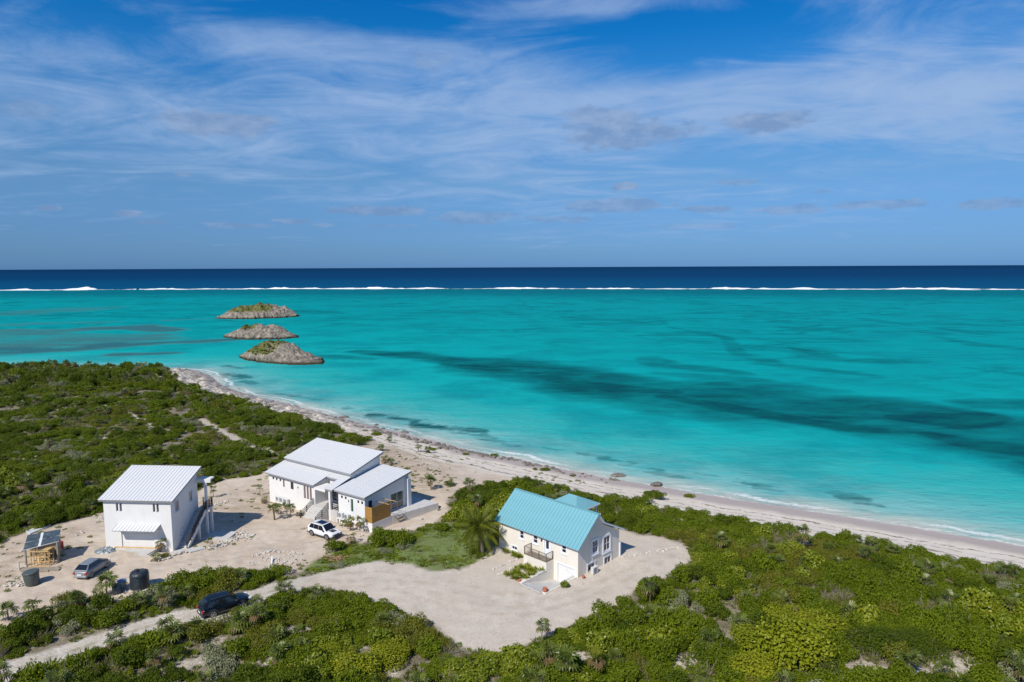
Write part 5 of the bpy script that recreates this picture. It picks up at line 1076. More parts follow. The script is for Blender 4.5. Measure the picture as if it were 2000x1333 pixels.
a, b = bil(.94, .10), bil(.94, .92); g = MB(); g.hexa([(a.x, a.y, -.3), (a.x+.05, a.y, -.3), (b.x+.05, b.y, -.3), (b.x, b.y, -.3), (a.x, a.y, a.z-.1), (a.x+.05, a.y, a.z-.1), (b.x+.05, b.y, b.z-.1), (b.x, b.y, b.z-.1)]); g.obj('side_board', PLY, sh)
a, b = bil(.06, .93), bil(.94, .93); g = MB(); g.hexa([(a.x, a.y, -.3), (b.x, b.y, -.3), (b.x, b.y+.05, -.3), (a.x, a.y+.05, -.3), (a.x, a.y, a.z-.1), (b.x, b.y, b.z-.1), (b.x, b.y+.05, b.z-.1), (a.x, a.y+.05, a.z-.1)]); g.obj('back_board', PLY, sh)
# timber frame in front
tf = thing('timber_crate', 'open yellow timber crate standing in front of the shed', 'crate', at(*ZA(350, 1008)), .02)
for x_ in (-.95, -.62, .1, .55, .95): 
    for y_ in (0, .85): g = MB(); g.bar((x_, y_, 0), (x_*1.04, y_, 1.78), .09, .06); g.obj('stud', PINE, tf)
for z_ in (.06, .55, 1.1, 1.74):
    for y_ in (-.05, .9): g = MB(); g.bar((-1.02, y_, z_), (1.05, y_, z_), .06, .09); g.obj('beam', PINE, tf)
for x_ in (-.98, 1.0): g = MB(); g.bar((x_, -.03, 1.82), (x_, .9, 1.82), .09, .07); g.obj('beam', PINE, tf)
box_part('top_board', PINE, tf, .35, 1.02, -.1, .95, 1.87, 1.90)
tag(MB().box(-.08, .08, -.05, .05, -.1, 1.05).obj('marker_post', CONC, None, loc=at(*ZA(165, 1045))), 'short pale upright plank left of the shed', 'post')
for nm, pts_, mt, lb in (('timber_pile', [(180, 1037, 515, 1030), (190, 1046, 430, 1052), (330, 1050, 520, 1042)], OLDW, 'weathered boards lying on the sand in front of the timber frame'), ('sheet_pile', [(235, 712, 420, 648), (240, 722, 432, 655), (250, 732, 400, 672)], GREYP, 'grey metal sheets stacked beside the scrub behind the shed')):
    o0 = at(*ZA(*pts_[0][:2])); pl = thing(nm, lb, 'pile', o0)
    for x0, y0, x1, y1 in pts_:
        a, b = Vector(at(*ZA(x0, y0)))-Vector(o0), Vector(at(*ZA(x1, y1)))-Vector(o0); g = MB(); dz = Vector((0, 0, .12)); g.bar(a+dz, b+dz, .45, .14); g.obj('board' if mt == OLDW else 'sheet', mt, pl)
rg_ = MB(); rg_.lathe([(.28, 0), (.32, .1), (.32, .7), (.27, .82), (.1, .86)], 16); tag(rg_.obj('gas_bottle', M('red_paint', (.50, .02, .03), .45), None, smooth=False, loc=at(*ZA(527, 850))), 'red gas cylinder against the right side of the shed', 'gas bottle')
# water tanks
wt = thing('water_tank', 'tall black plastic water tank with domed lid beside the roadside bushes', 'water tank', at(*ZA(1216, 1192))); wt.scale = (.92, .92, .95)
g = MB(); prof = [(.99, 0)]; 
for i in range(9): z_ = .15+i*.155; prof += [(.99, z_), (.965, z_+.03), (.965, z_+.06), (.99, z_+.09)]
prof += [(.99, 1.56), (.93, 1.72), (.70, 1.90), (.60, 1.93)]; g.lathe(prof, 40); g.obj('shell', BLACKP, wt, smooth=True)
g = MB(); g.lathe([(.27, 1.93), (.27, 2.05), (.22, 2.09)], 20, (-.28, 0, 0)); g.obj('lid', BLACKP, wt)
for k in range(8): a = k*math.pi/4; g = MB(); g.bar((.66*math.cos(a), .66*math.sin(a), 1.94), (.95*math.cos(a), .95*math.sin(a), 1.72), .10, .08); g.obj('rib', BLACKP, wt)
LOGO = M('pale_blue_print', (.035, .11, .15), .5)
for z0, z1, w_ in ((1.12, 1.30, .09), (.86, .93, .13), (.72, .79, .13)):
    a0 = math.radians(-72); g = MB(); q = lambda a, z_: (1.0*math.cos(a), 1.0*math.sin(a), z_); n2 = 4
    for i in range(n2): x0, x1 = a0-w_+2*w_*i/n2, a0-w_+2*w_*(i+1)/n2; g.face([q(x0, z0), q(x1, z0), q(x1, z1), q(x0, z1)])
    g.obj('print', LOGO, wt)
st_ = thing('water_tank', 'squat grey green tank standing upside down on the sand at the far left', 'water tank', at(*ZA(284, 1160)), 0)
st_.rotation_euler = (.04, -.07, 0); st_.scale = (.93, .93, .95); GREYT = M('grey_green_plastic', (.075, .092, .088), .5, var=.15, dirt=(.16, .17, .15, .6))
g = MB(); g.lathe([(.66, 0), (.70, .1), (.80, 1.42), (.79, 1.47)], 36); g.obj('shell', GREYT, st_, smooth=True); g = MB(); g.lathe([(.79, 1.474), (.72, 1.52), (.3, 1.54)], 36); g.obj('bottom_plate', GREYT, st_); g = MB(); g.lathe([(.835, 1.36), (.84, 1.40), (.835, 1.45)], 36); g.obj('rim', GREYT, st_)
bt = thing('plastic_tub', 'pale blue and grey tub beside the little palm near the big tank', 'tub', at(*ZA(1062, 1196))); g = MB(); g.lathe([(.36, 0), (.42, .75), (.45, .80)], 20); g.obj('body', GREYP, bt, smooth=True); g = MB(); g.lathe([(.455, .802), (.455, .86), (.2, .9)], 20); g.obj('lid', M('blue_plastic', (.10, .24, .42), .5), bt)
g = MB(); g.lathe([(.40, 0), (.46, .35), (.42, .85), (.20, 1.05)], 16); tag(g.obj('barrel', M('slate_plastic', (.075, .095, .115), .5, var=.2), None, smooth=True, loc=at(*ZA(1025, 1238)), rot=(.12, -.1, 0)), 'dark slate blue barrel leaning under the little palm', 'barrel')
# crumpled tarpaulin
n_ = 44; uu, vv = np.meshgrid(np.linspace(-1, 1, n_), np.linspace(-1, 1, n_)); rr = np.hypot(uu, vv)
hh = np.clip(1-rr**2, 0, 1)**.6*(.16+.75*np.abs(fbm(uu*2.6+3, vv*2.6, 201, 4, .55)-.5)*2+.25*fbm(uu*6, vv*6, 203, 3)); sc_ = 1+.35*(fbm(uu*1.4, vv*1.4, 205)-.5)
V = np.column_stack([(uu*1.25*sc_).ravel(), (vv*.85*sc_).ravel(), hh.ravel()-.04]); idx = np.arange(n_*n_).reshape(n_, n_); Q = np.stack([idx[:-1, :-1], idx[:-1, 1:], idx[1:, 1:], idx[1:, :-1]], -1).reshape(-1, 4); Q = Q[(rr.ravel()[Q] < 1.02).all(1)]
me = mesh_np('tarpaulin', V, Q, {}, smooth=False); me.materials.append(M('grey_tarp', (.20, .23, .25), .4, var=.2, spec=.5)); tag(link('tarpaulin', me, None, at(*ZA(915, 880)), (0, 0, -.05)), 'crumpled grey tarpaulin heap beside the garage apron', 'tarpaulin')
# pots
TERRA = M('terracotta', (.42, .135, .075), .8, var=.15)
for (px, py), lb in (((870+778/4, 920+945/4), 'terracotta pot at the outer corner of the garage ramp'), ((870+1078/4, 920+838/4), 'terracotta pot against the cottage corner by the garage'), ((870+578/4, 920+868/4), 'small terracotta pot at the tip of the planted bed')):
    g = MB(); k = .95 if 'outer' in lb else .62; g.lathe([(r_*k, z_*k) for r_, z_ in [(.16, 0), (.30, .16), (.30, .30), (.20, .40), (.24, .46), (.18, .46), (.15, .34)]], 18); tag(g.obj('flower_pot', TERRA, None, smooth=True, loc=at(px, py)), lb, 'pot', 'terracotta pots')

# ------------------------------------------------------------------ palms
def frond_mesh(seed, Lf=2.9, droop=1.0, n=36):
    rg = np.random.default_rng(seed); V = []; F = []; lv = []; pts_ = []
    for i in range(n+1):
        s = i/n; x = Lf*(s-.14*s*s*droop); z = Lf*(.30*s-.85*droop*s**2.1); pts_.append(np.array((x, 0, z)))
    m2 = MB(); m2.tube(pts_[::3]+[pts_[-1]], [.03*(1-.7*i/12) for i in range(len(pts_[::3])+1)], 4, cap=False); V += m2.v; F += m2.f; lv += [.9]*len(m2.v); mi = [0]*len(F)
    for i in range(3, n+1):
        s = i/n; p = pts_[i]; d = pts_[i]-pts_[i-1]; d /= np.linalg.norm(d); ll = Lf*.30*math.sin(math.pi*min(1, .16+s*.86))**.7*rg.uniform(.85, 1.1)
        for sd in (-1, 1):
            for sub in (0,):
                pp = p-d*(Lf/n)*sub; o = d*.55+np.array((0, sd, 0))*.75+np.array((0, 0, -.10)); o /= np.linalg.norm(o); mid = pp+o*ll*.5; tip = pp+o*ll*.92+np.array((0, 0, -.75*ll*rg.uniform(.6, 1.3)))
                wv = np.cross(o, (0, 0, 1.)); wv /= np.linalg.norm(wv); b = len(V); V += [tuple(pp), tuple(mid+wv*.030), tuple(tip), tuple(mid-wv*.030)]; F.append((b, b+1, b+2, b+3)); mi.append(0); lv += [rg.uniform(.0, .55)+.45*s]*4
    return np_mesh('frond', V, F, [LC], mi, lv)
FR_ = [frond_mesh(300+i, 3.0, dr) for i, dr in enumerate((.45, .8, 1.1, 1.45))]
pb_ = at(870+290/4, 920+640/4); cp = thing('coconut_palm', 'coconut palm with long drooping fronds beside the teal roofed cottage', 'palm tree', pb_); cp.scale = (.9, .9, .93)
g = MB(); tp = [(0, 0, -.2), (-.05, .05, .5), (-.18, .12, 1.3), (-.34, .2, 2.2), (-.5, .25, 3.0)]; g.tube(tp, [.30, .24, .19, .17, .16], 10); 
for i in range(14): z_ = .3+i*.19; x_ = np.interp(z_, [q[2] for q in tp], [q[0] for q in tp]); y_ = np.interp(z_, [q[2] for q in tp], [q[1] for q in tp]); g.lathe([(.215-.04*z_/3, z_), (.225-.04*z_/3, z_+.03), (.20-.04*z_/3, z_+.06)], 10, (x_, y_, 0))
g.obj('trunk', TRK, cp, smooth=True)
rr_ = random.Random(5)
for i in range(34):
    a = i*2.399+rr_.uniform(-.2, .2); lv_ = i/33; el_ = 1.2-lv_*1.5+rr_.uniform(-.1, .1); me = FR_[0 if lv_ < .28 else 1 if lv_ < .55 else 2 if lv_ < .8 else 3]
    link('frond', me, cp, (-.5+.1*math.cos(a), .25+.1*math.sin(a), 2.98+.25*(1-lv_)), (rr_.uniform(-.25, .25), -el_, a), (1.0+.15*rr_.random()))
for k in range(7): a = k*.9; g = MB(); g.lathe([(.02, -.13), (.10, -.06), (.115, .02), (.07, .11), (.02, .14)], 10); g.obj('coconut', M('coconut', (.22, .21, .04), .6), cp, smooth=True, loc=(-.5+.22*math.cos(a), .25+.22*math.sin(a), 2.72))
def fan_parts(seed, trunk_h, nf, R, blades=9, dead=3, tr=.06, leaf=LP):
    """a fan palm as parts: one trunk, each fan a leaf of its own (meshes shared)"""
    return fan_mesh('fan', leaf, seed, trunk_h, nf, R, blades, dead, tr)
def split_palm(name, label, cat, loc, rz, seed, trunk_h, nf, R, leaf=LP, dead=3, tr=.055, group=None, scale=1.0):
    t_ = thing(name, label, cat, loc, rz, group)
    rg = np.random.default_rng(seed); g = MB(); lean = rg.normal(size=2)*.05*trunk_h
    g.tube([(0, 0, -.3), (lean[0]*.5, lean[1]*.5, trunk_h*.5), (lean[0], lean[1], trunk_h)], [tr*1.35, tr, tr*1.05], 8); g.obj('trunk', TRK, t_, smooth=True)
    key = (leaf.name, round(R, 2))
    if key not in FANS:
        V = []; F = []; m2 = MB(); pl = R*.75; m2.tube([(0, 0, 0), (pl, 0, 0)], [.014, .009], 3, cap=False); V += m2.v; F += m2.f; p = np.array((pl, 0, 0.))
        for j in range(10):
            th = (j/9-.5)*4.1; u = np.array((math.cos(th), math.sin(th), 0)); ln = R*(1-.2*abs(th)/2); tip = p+u*ln-np.array((0, 0, .30*ln)); mid = p+u*ln*.6+np.array((0, 0, .05)); w2 = np.array((-u[1], u[0], 0))*ln*.11
            b = len(V); V += [tuple(p), tuple(mid+w2), tuple(tip), tuple(mid-w2)]; F.append((b, b+1, b+2, b+3))
        FANS[key] = [np_mesh('fan', V, F, [lf_], [0]*len(F), rg.random(len(V))*.3+.35) for lf_ in (leaf, LR)]
    for i in range(nf+dead):
        isd = i >= nf; a = i*2.399+rg.uniform(-.3, .3); e = rg.uniform(-.9, -.4) if isd else rg.uniform(-.3, 1.25)
        f = link('fan', FANS[key][1 if isd else 0], t_, (lean[0], lean[1], trunk_h), (rg.uniform(-.3, .3), -e, a), rg.uniform(.85, 1.15))
    return t_
FANS = {}
def zb(x, y): return (480+x/k_, 840+y/k_)
PALMS = [  # px, py of the foot, trunk height, number of fans, fan size, dry?, label
 (*zb(252, 783), 1.75, 12, .62, 0, 'tallest young fan palm in the bed left of the white stairs', .10), (*zb(392, 755), 1.35, 9, .5, 0, 'slim fan palm nearest the white stairs, left side', .05), (*zb(122, 573), 1.35, 5, .40, 0, 'thin bare stemmed palm at the left corner of the low white house', .03),
 (*zb(285, 735), .8, 7, .45, 0, 'short fan palm between the two taller ones left of the stairs', .05), (*zb(165, 640), .7, 6, .42, 1, 'small browning palm below the left wing of the low white house', .04), (*zb(340, 690), .55, 6, .4, 0, 'small palm in front of the left wing air conditioners', .04), (*zb(470, 745), .35, 7, .4, 1, 'dry little palm at the foot of the stair railing', .04),
 (*zb(912, 870), 1.15, 10, .5, 1, 'browned fan palm in front of the right wing shelf', .06), (*zb(1000, 862), 1.1, 11, .5, 1, 'browned fan palm at the right front corner of the low white house', .06), (*zb(992, 790), 1.5, 6, .42, 0, 'slim green palm against the right wing wall', .04), (*zb(915, 985), .9, 7, .5, 1, 'dry brown palm standing just beyond the white car', .05), (*zb(860, 830), .15, 9, .5, 0, 'yellow green rosette palm under the right wing shelf', .06),
 (*zb(1172, 180), .5, 11, .55, 0, 'bushy palm on the bare ground behind the low white house', .06), (*zb(1248, 110), .7, 9, .5, 0, 'palm at the edge of the far scrub above the beach', .06), (*zb(1498, 190), 1.0, 9, .5, 0, 'slim palm left of the pair on the sandy slope', .05), (*zb(1582, 200), .75, 11, .55, 0, 'palm of the pair on the sandy slope beside a green cushion', .06), (*zb(1210, 290), .9, 8, .5, 1, 'yellowish palm peeping over the right wing roof', .05), (*zb(1258, 300), .6, 10, .5, 0, 'dark palm peeping over the right wing roof', .06),
 (*zb(1610, 520), 1.45, 14, .62, 0, 'round headed palm behind the concrete terrace', .07), (*zb(1772, 485), .35, 15, .62, 0, 'low dark palm on bare sand behind the terrace', .07),
 (*ZA(925, 1250), 1.35, 17, .66, 0, 'round headed palm beside the dark barrel', .08), (*ZA(75, 1470), .9, 10, .6, 0, 'palm at the far left edge of the lot', .07), (*ZA(300, 1420), 1.0, 10, .58, 0, 'palm at the left end of the roadside bushes', .07), (*ZA(690, 1400), 1.3, 14, .62, 0, 'palm rising from the middle of the roadside bushes', .07), (*ZA(840, 1375), 1.4, 6, .45, 1, 'thin palm with a bare reddish stem in the roadside bushes', .04),
 (*ZA(1405, 865), .9, 9, .5, 1, 'brown and green palm at the right of the garage door', .06), (*ZA(1350, 955), .35, 7, .42, 0, 'low palm at the corner of the garage apron', .05), (*ZA(1855, 405), 1.25, 6, .5, 0, 'thin sapling palm on the sand right of the garage house', .03), (*ZA(1825, 850), .9, 4, .35, 0, 'tiny sapling beside the paving right of the stair', .03),
 (870+1590/4, 920+970/4, .55, 12, .70, 0, 'silvery palm standing out of the scrub right of the gravel drive', .08), (1000+430/4, 1083+985/4, 1.5, 15, .75, 0, 'palm at the bottom edge of the photo below the gravel drive', .08), (1000+665/4, 1083+960/4, 1.7, 8, .6, 1, 'thin yellowing palm at the bottom edge right of a thicker palm', .05),
 (380+490/5, 1133+500/5, 1.1, 14, .75, 0, 'palm in the near scrub just below the dark car', .08), (380+40/5, 1133+540/5, .9, 12, .65, 0, 'palm in the near scrub left below the dark car', .07), (380+840/5, 1133+830/5, .9, 14, .7, 0, 'palm in the near scrub above the bright sea grape patch', .08), (1840, 1236, .9, 9, .6, 1, 'greyish palm in the right hand scrub', .07), (1775, 1322, 1.2, 11, .7, 0, 'palm above the sandy patch at the bottom right', .08), (1790, 1140, 1.5, 9, .6, 0, 'slim palm in the thick scrub near the beach at right', .05),
 (100, 716, 1.9, 14, 1.0, 0, 'tallest palm on the far left skyline', .1), (272, 724, 2.0, 12, .85, 0, 'left palm of the pair on the headland skyline', .08), (283, 725, 2.0, 11, .8, 0, 'right palm of the pair on the headland skyline', .08), (175, 719, 1.6, 12, .85, 0, 'palm on the headland skyline between the tallest one and the pair', .08)]
for i, (px, py, th, nf, R, dry, lb, tr) in enumerate(PALMS):
    split_palm('fan_palm', lb, 'palm', at(px, py, -.02), i*.7, 400+i, th, nf if not dry else max(3, nf//2), R, LP if not (dry and i % 2) else LO, 2 if not dry else nf//2+1, tr, 'fan palms')

# ------------------------------------------------------------------ single shrubs
SH = [ # px, py of the foot centre, kind, radius, height factor, label
 (652, 1074, 'green', 1.55, .85, 'dark green bush half hiding the front of the white car'), (745, 1062, 'green', 1.75, 1.15, 'left half of the rounded bush pair right of the low white house'), (785, 1062, 'green', 1.8, 1.1, 'right half of the rounded bush pair, darker and lower'), (755, 1080, 'silver', 1.15, .75, 'silver grey shrub at the foot of the rounded bush pair'), (790, 1072, 'silver', 1.1, .7, 'smaller silver grey shrub right of the first one'),
 (655, 1108, 'silver', 1.2, .55, 'low silver grey shrub at the edge of the dirt track'), (785, 1094, 'olive', .55, .9, 'small yellow brown shrub in the weedy patch'), (845, 1096, 'dry', .9, .6, 'dry twiggy shrub in the weedy patch before the palm'), (860, 1036, 'green', 1.1, 1.0, 'green bush in front of the terrace edge'), (905, 1030, 'green', 1.4, .9, 'spreading green bush left of the coconut palm'),
 (128, 1185, 'olive', 1.5, 1.25, 'reddish olive bush, the largest of the roadside bushes'), (345, 1150, 'green', 1.6, 1.2, 'tall green bush in front of the black water tank'), (310, 1165, 'green', 1.2, 1.4, 'upright green bush left of the tank bush'), (390, 1140, 'green', 1.5, 1.1, 'green bush behind the dark car'), (430, 1130, 'green', 1.4, 1.0, 'green bush at the bend of the roadside strip'), (480, 1133, 'green', 1.5, .9, 'broad green bush at the end of the roadside strip'), (545, 1120, 'green', 1.3, .7, 'low bright bush near the bend of the track'),
 (140, 1235, 'silver', 1.5, .8, 'pale silver bush above the track at left'), (165, 1215, 'silver', 1.1, .9, 'second silver bush above the track, nearer the palms'), (215, 1220, 'green', 1.6, 1.0, 'bright green bush overhanging the track'),
 (1545, 1290, 'grapebig', 3.5, .85, 'large yellow green sea grape thicket at lower right'), (1600, 1240, 'grapebig', 2.5, .7, 'upper right part of the large sea grape thicket'), (1480, 1270, 'grapebig', 2.4, .75, 'left shoulder of the large sea grape thicket'), (1530, 1225, 'grapebig', 2.2, .75, 'back of the large sea grape thicket'), (1470, 1325, 'grapebig', 2.2, .7, 'front left skirt of the large sea grape thicket'), (1945, 1218, 'grapebig', 1.7, .75, 'bright yellow bush in the scrub at the right edge'), (700, 1318, 'grapebig', 2.3, .7, 'yellow green sea grape patch at the bottom centre left'), (760, 1290, 'grapebig', 1.9, .7, 'sea grape patch right of the bottom centre one'), (640, 1290, 'grapebig', 1.6, .7, 'small sea grape patch left of the bottom centre one'),
 (1740, 1205, 'olive', 1.7, 1.1, 'brown tinged round bush in the right hand scrub'), (1700, 1260, 'darkbig', 3.2, .5, 'wide flat dark green thicket right of the sea grape'), (1790, 1270, 'darkbig', 2.8, .5, 'right end of the wide flat dark thicket'), (1290, 975, 'dark', 1.5, .8, 'dark bush on the sand spit beside the sea'), (1272, 968, 'dark', 1.3, .75, 'left neighbour of the bush on the sand spit'), (1262, 978, 'green', 1.1, .8, 'small green bush behind the sand spit'),
 (*zb(1630, 172), 'green', .9, .45, 'flat green cushion beside the palm pair on the slope'), (*zb(1910, 212), 'green', .85, .4, 'flat green cushion alone on the sand above the beach'), (965, 891, 'green', .9, .65, 'round green cushion near the shore rocks'), (1065, 919, 'green', .95, .55, 'oval green cushion on the upper beach'), (1045, 918, 'olive', .6, .9, 'small dark shrub left of the oval cushion'), (1117, 930, 'olive', .6, .5, 'small brownish cushion at the edge of the beach scrub'), (835, 884, 'olive', .6, .8, 'small shrub beside the pair of slope palms'),
 (700, 870, 'dark', 1.5, .9, 'dark bush at the corner of the far scrub behind the roof'), (735, 850, 'green', 1.3, .6, 'green bush at the tip of the far scrub above the beach'), (*ZA(1420, 930), 'olive', .75, .8, 'brown shrub among stones right of the garage apron'), (*ZA(1470, 850), 'dry', .7, 1.0, 'leafless grey shrub at the garage house corner'), (870+930/4, 920+905/4, 'grape', .55, 1.1, 'small yellow green shrub beside the garage ramp'),
 (1346, 970, 'green', .9, .6, 'rounded green bush on the beach edge of the scrub'), (458, 1200, 'olive', .62, 1.3, 'tall weedy shrub hiding the front of the dark car'), (470, 1199, 'green', .6, 1.2, 'green shrub beside the front wheel of the dark car')]
for i, (px, py, kd, r, hf_, lb) in enumerate(SH):
    me = PR[kd][i % len(PR[kd])]; sh_ = thing('shrub', lb, 'shrub', at(px, py, -.05), i*1.7, 'single shrubs')
    # split the leafy crown from the twigs once per mesh
    if me.name+'_c' not in FANS:
        for part, mi_ in (('_c', 0), ('_s', 1)):
            mm = me.copy(); bm = bmesh.new(); bm.from_mesh(mm); bmesh.ops.delete(bm, geom=[f for f in bm.faces if f.material_index != mi_], context='FACES'); bm.to_mesh(mm); bm.free(); mm.name = 'crown' if mi_ == 0 else 'stems'; FANS[me.name+part] = mm
    for nm, part in (('crown', '_c'), ('stems', '_s')):
        o_ = link(nm, FANS[me.name+part], sh_, scale=(r, r, r*hf_)); o_['tint'] = (i*37 % 100)/100
# spiky plants in the bed in front of the cottage: each one a plant
SPK = []
for s in range(3):
    rg = np.random.default_rng(500+s); V = []; F = []; lv = []
    for i in range(34):
        a = i*2.399; e = rg.uniform(.25, 1.35); d = np.array((math.cos(a)*math.cos(e), math.sin(a)*math.cos(e), math.sin(e))); ln = rg.uniform(.45, .75); sd = np.array((-math.sin(a), math.cos(a), 0))*.045; b = len(V); V += [tuple(-sd*.6), tuple(d*ln*.55+sd), tuple(d*ln-np.array((0, 0, .06))), tuple(d*ln*.55-sd)]; F.append((b, b+1, b+2, b+3)); lv += [rg.uniform(.3, 1)]*4
    SPK.append(np_mesh('spider_lily', V, F, [LY], [0]*len(F), lv))
NTH = ['first', 'second', 'third', 'fourth', 'fifth', 'sixth', 'seventh']; ROWN = ['balcony side', 'second', 'middle', 'fourth', 'outermost']
j = 0
for r_ in range(5):
    seen_ = -1
    for c_ in range(7):
        if rng.random() < .2: continue
        x_, y_ = -6.3+c_*.40+rng.uniform(-.12, .12)+r_*.02, -1.6-r_*.78+rng.uniform(-.2, .2)
        if c_ > 5 and r_ > 3: continue
        seen_ += 1; p = c_w(x_, y_); o_ = link('spider_lily', SPK[j % 3], None, (p[0], p[1], float(ground([p])[0])), (0, 0, j*1.3), rng.uniform(.7, 1.15)); j += 1
        tag(o_, f'{NTH[seen_]} spiky lily from the left in the {ROWN[r_]} row of the cottage bed', 'plant', 'lilies in the planted bed'); o_['tint'] = float(rng.random())
for k, (x_, y_) in enumerate(((-10.4, -.5), (-9.9, -.6), (-9.2, -.45), (-8.8, -.7), (-8.4, -.5), (-8.1, -.9), (-7.9, -.5))):
    p = c_w(x_, y_); o_ = link('spider_lily', SPK[j % 3], None, (p[0], p[1], float(ground([p])[0])), (0, 0, j*1.3), rng.uniform(.7, 1.0)); j += 1; tag(o_, f'{NTH[k]} lily from the left along the foot of the cottage front wall', 'plant', 'lilies along the cottage wall')

# ------------------------------------------------------------------ stones, rubble, drift
def rock_me(seed, sub=2, flat=.6):
    bm = bmesh.new(); bmesh.ops.create_icosphere(bm, subdivisions=sub, radius=1); rg = np.random.default_rng(seed); ax = rg.normal(size=(7, 3)); ax /= np.linalg.norm(ax, axis=1)[:, None]; off = rg.uniform(.55, .95, 7)
    for v in bm.verts:
        p = np.array(v.co); 
        for a, o_ in zip(ax, off): 
            k = p@a-o_
            if k > 0: p = p-a*k
        p *= 1+rg.normal()*.035; p[2] *= flat; v.co = p
    me = bpy.data.meshes.new('stone'); bm.to_mesh(me); bm.free(); return me
SROCK = M('shore_rock', (.17, .15, .13), .95, var=.4, scale=2.5, bmp=.6, bscale=9); LIME = M('limestone', (.56, .51, .445), .95, var=.22, scale=3, bmp=.5, bscale=12)
RK = [rock_me(600+i, 2) for i in range(5)]; [m_.materials.append(SROCK) for m_ in RK]; SK = [rock_me(620+i, 1, .7) for i in range(4)]; [m_.materials.append(LIME) for m_ in SK]
BOULD = [(1208, 931, 1.5, .9, 'dark boulder on the beach left of the spit bushes'), (1282, 948, 1.7, 1.0, 'dark boulder behind the bushes of the sand spit'), (790, 845, 1.3, .8, 'dark boulder at the water line above the palm pair'), (672, 816, 1.4, .8, 'grey boulder on the shore at the end of the far scrub'), (640, 813, 1.0, .7, 'small grey boulder left of the shore boulder'), (365, 728, 3.2, .9, 'big dark rock on the headland point'), (405, 748, 2.6, .9, 'dark rock on the headland shore facing the nearest islet'), (425, 757, 2.2, .8, 'flat dark rock at the water below the headland'), (385, 738, 2.0, .7, 'grey rock between the two big headland rocks'), (350, 735, 1.6, .7, 'pale rock beside the headland scrub'), (735, 831, 1.0, .6, 'flat dark rock at the water line in the bay'), (775, 840, .9, .6, 'small flat rock beside the water line boulder')]
for i, (px, py, r, f, lb) in enumerate(BOULD): tag(link('boulder', RK[i % 5], None, at(px, py, .05), (0, 0, i*1.1), (r, r*.62, r*f*.7)), lb, 'boulder', 'boulders along the shore')
for i, (px, py, r, lb) in enumerate([(920, 884, 3.8, 'long dark rock ledge at the water line in the middle of the bay'), (1000, 897, 2.6, 'thin rock ledge right of the long one')]): tag(link('rock_ledge', RK[i], None, at(px, py, -.1), (0, 0, -.45), (r, r*.30, .55)), lb, 'rock ledge', 'rock ledges along the shore')
def stones_stuff(name, pts_, smin, smax, meshes, label, seed):
    rg = np.random.default_rng(seed); V = []; F = []; gz_ = ground(np.array(pts_))
    src = [(np.array([v.co for v in m_.vertices]), [tuple(p.vertices) for p in m_.polygons]) for m_ in meshes]
    for (x, y), z in zip(pts_, gz_):
        vs, fs = src[rg.integers(len(src))]; s = rg.uniform(smin, smax)*np.array((1, rg.uniform(.6, 1), rg.uniform(.6, 1))); a = rg.uniform(0, 6.28); Rm = np.array(((math.cos(a), -math.sin(a), 0), (math.sin(a), math.cos(a), 0), (0, 0, 1)))
        b = len(V); V += list(map(tuple, (vs*s)@Rm.T+np.array((x, y, z+.06)))); F += [tuple(q+b for q in f) for f in fs]
    me = bpy.data.meshes.new(name); me.from_pydata(V, [], F); me.materials.append(meshes[0].materials[0]); tag(link(name, me), label, None, None, 'stuff')
def along(pts_, n, w_, seed):
    rg = np.random.default_rng(seed); pl = TP(pts_); L_ = np.concatenate([[0], np.cumsum(np.hypot(*np.diff(pl, axis=0).T))]); s = rg.uniform(0, L_[-1], n); return [(np.interp(q, L_, pl[:, 0])+rg.normal()*w_, np.interp(q, L_, pl[:, 1])+rg.normal()*w_) for q in s]
edge_ = along([(870+330/4, 920+788/4), (870+565/4, 920+688/4)], 26, .05, 1)+along([(870+388/4, 920+828/4), (870+600/4, 920+728/4)], 26, .05, 2)+along([(870+1390/4, 920+672/4), (870+1600/4, 920+640/4), (870+1860/4, 920+590/4)], 46, .12, 3)+along([ZA(1790, 868), ZA(1900, 830), ZA(2050, 760), ZA(2190, 735)], 120, .38, 4)+along([ZA(1380, 955), ZA(1450, 930), ZA(1560, 890)], 40, .3, 5)+along([zb(60, 1100), zb(200, 1055), zb(400, 1065), zb(490, 1080)], 50, .15, 6)
stones_stuff('border_stones', edge_, .10, .28, SK, 'pale stones laid in rows as borders', 11)
rub = along([ZA(1870, 470), ZA(1970, 440)], 45, .35, 7)+along([ZA(100, 1180), ZA(190, 1110)], 40, .6, 8)+along([ZA(670, 735), ZA(720, 710)], 14, .2, 9)+along([ZA(850, 560), ZA(890, 600)], 14, .35, 10)+along([zb(-40, 890), zb(40, 940)], 60, .4, 12)+along([zb(120, 1130), zb(260, 1150), zb(420, 1140)], 70, .7, 13)+along([zb(760, 800), zb(1000, 880), zb(1060, 900)], 40, .6, 14)+along([(240, 1160), (300, 1145)], 30, .7, 15)+along([zb(1250, 200), zb(1500, 290), zb(1700, 330)], 60, 1.8, 16)+along([(0, 1080), (60, 1110)], 30, 1.5, 17)
stones_stuff('rubble', rub, .06, .24, SK, 'small heaps of pale limestone rubble on the building lot', 12)
sh_pts = along([(345, 726), (385, 735), (415, 750), (450, 768), (500, 784)], 150, 1.5, 18)+along([(500, 784), (560, 799), (620, 812), (680, 828), (740, 842)], 190, 1.1, 19)+along([(740, 842), (850, 868), (930, 886), (1040, 908), (1190, 940)], 120, .9, 20)
stones_stuff('shore_stones', sh_pts, .15, .75, RK[:3], 'broken grey rock strewn along the shoreline', 13)
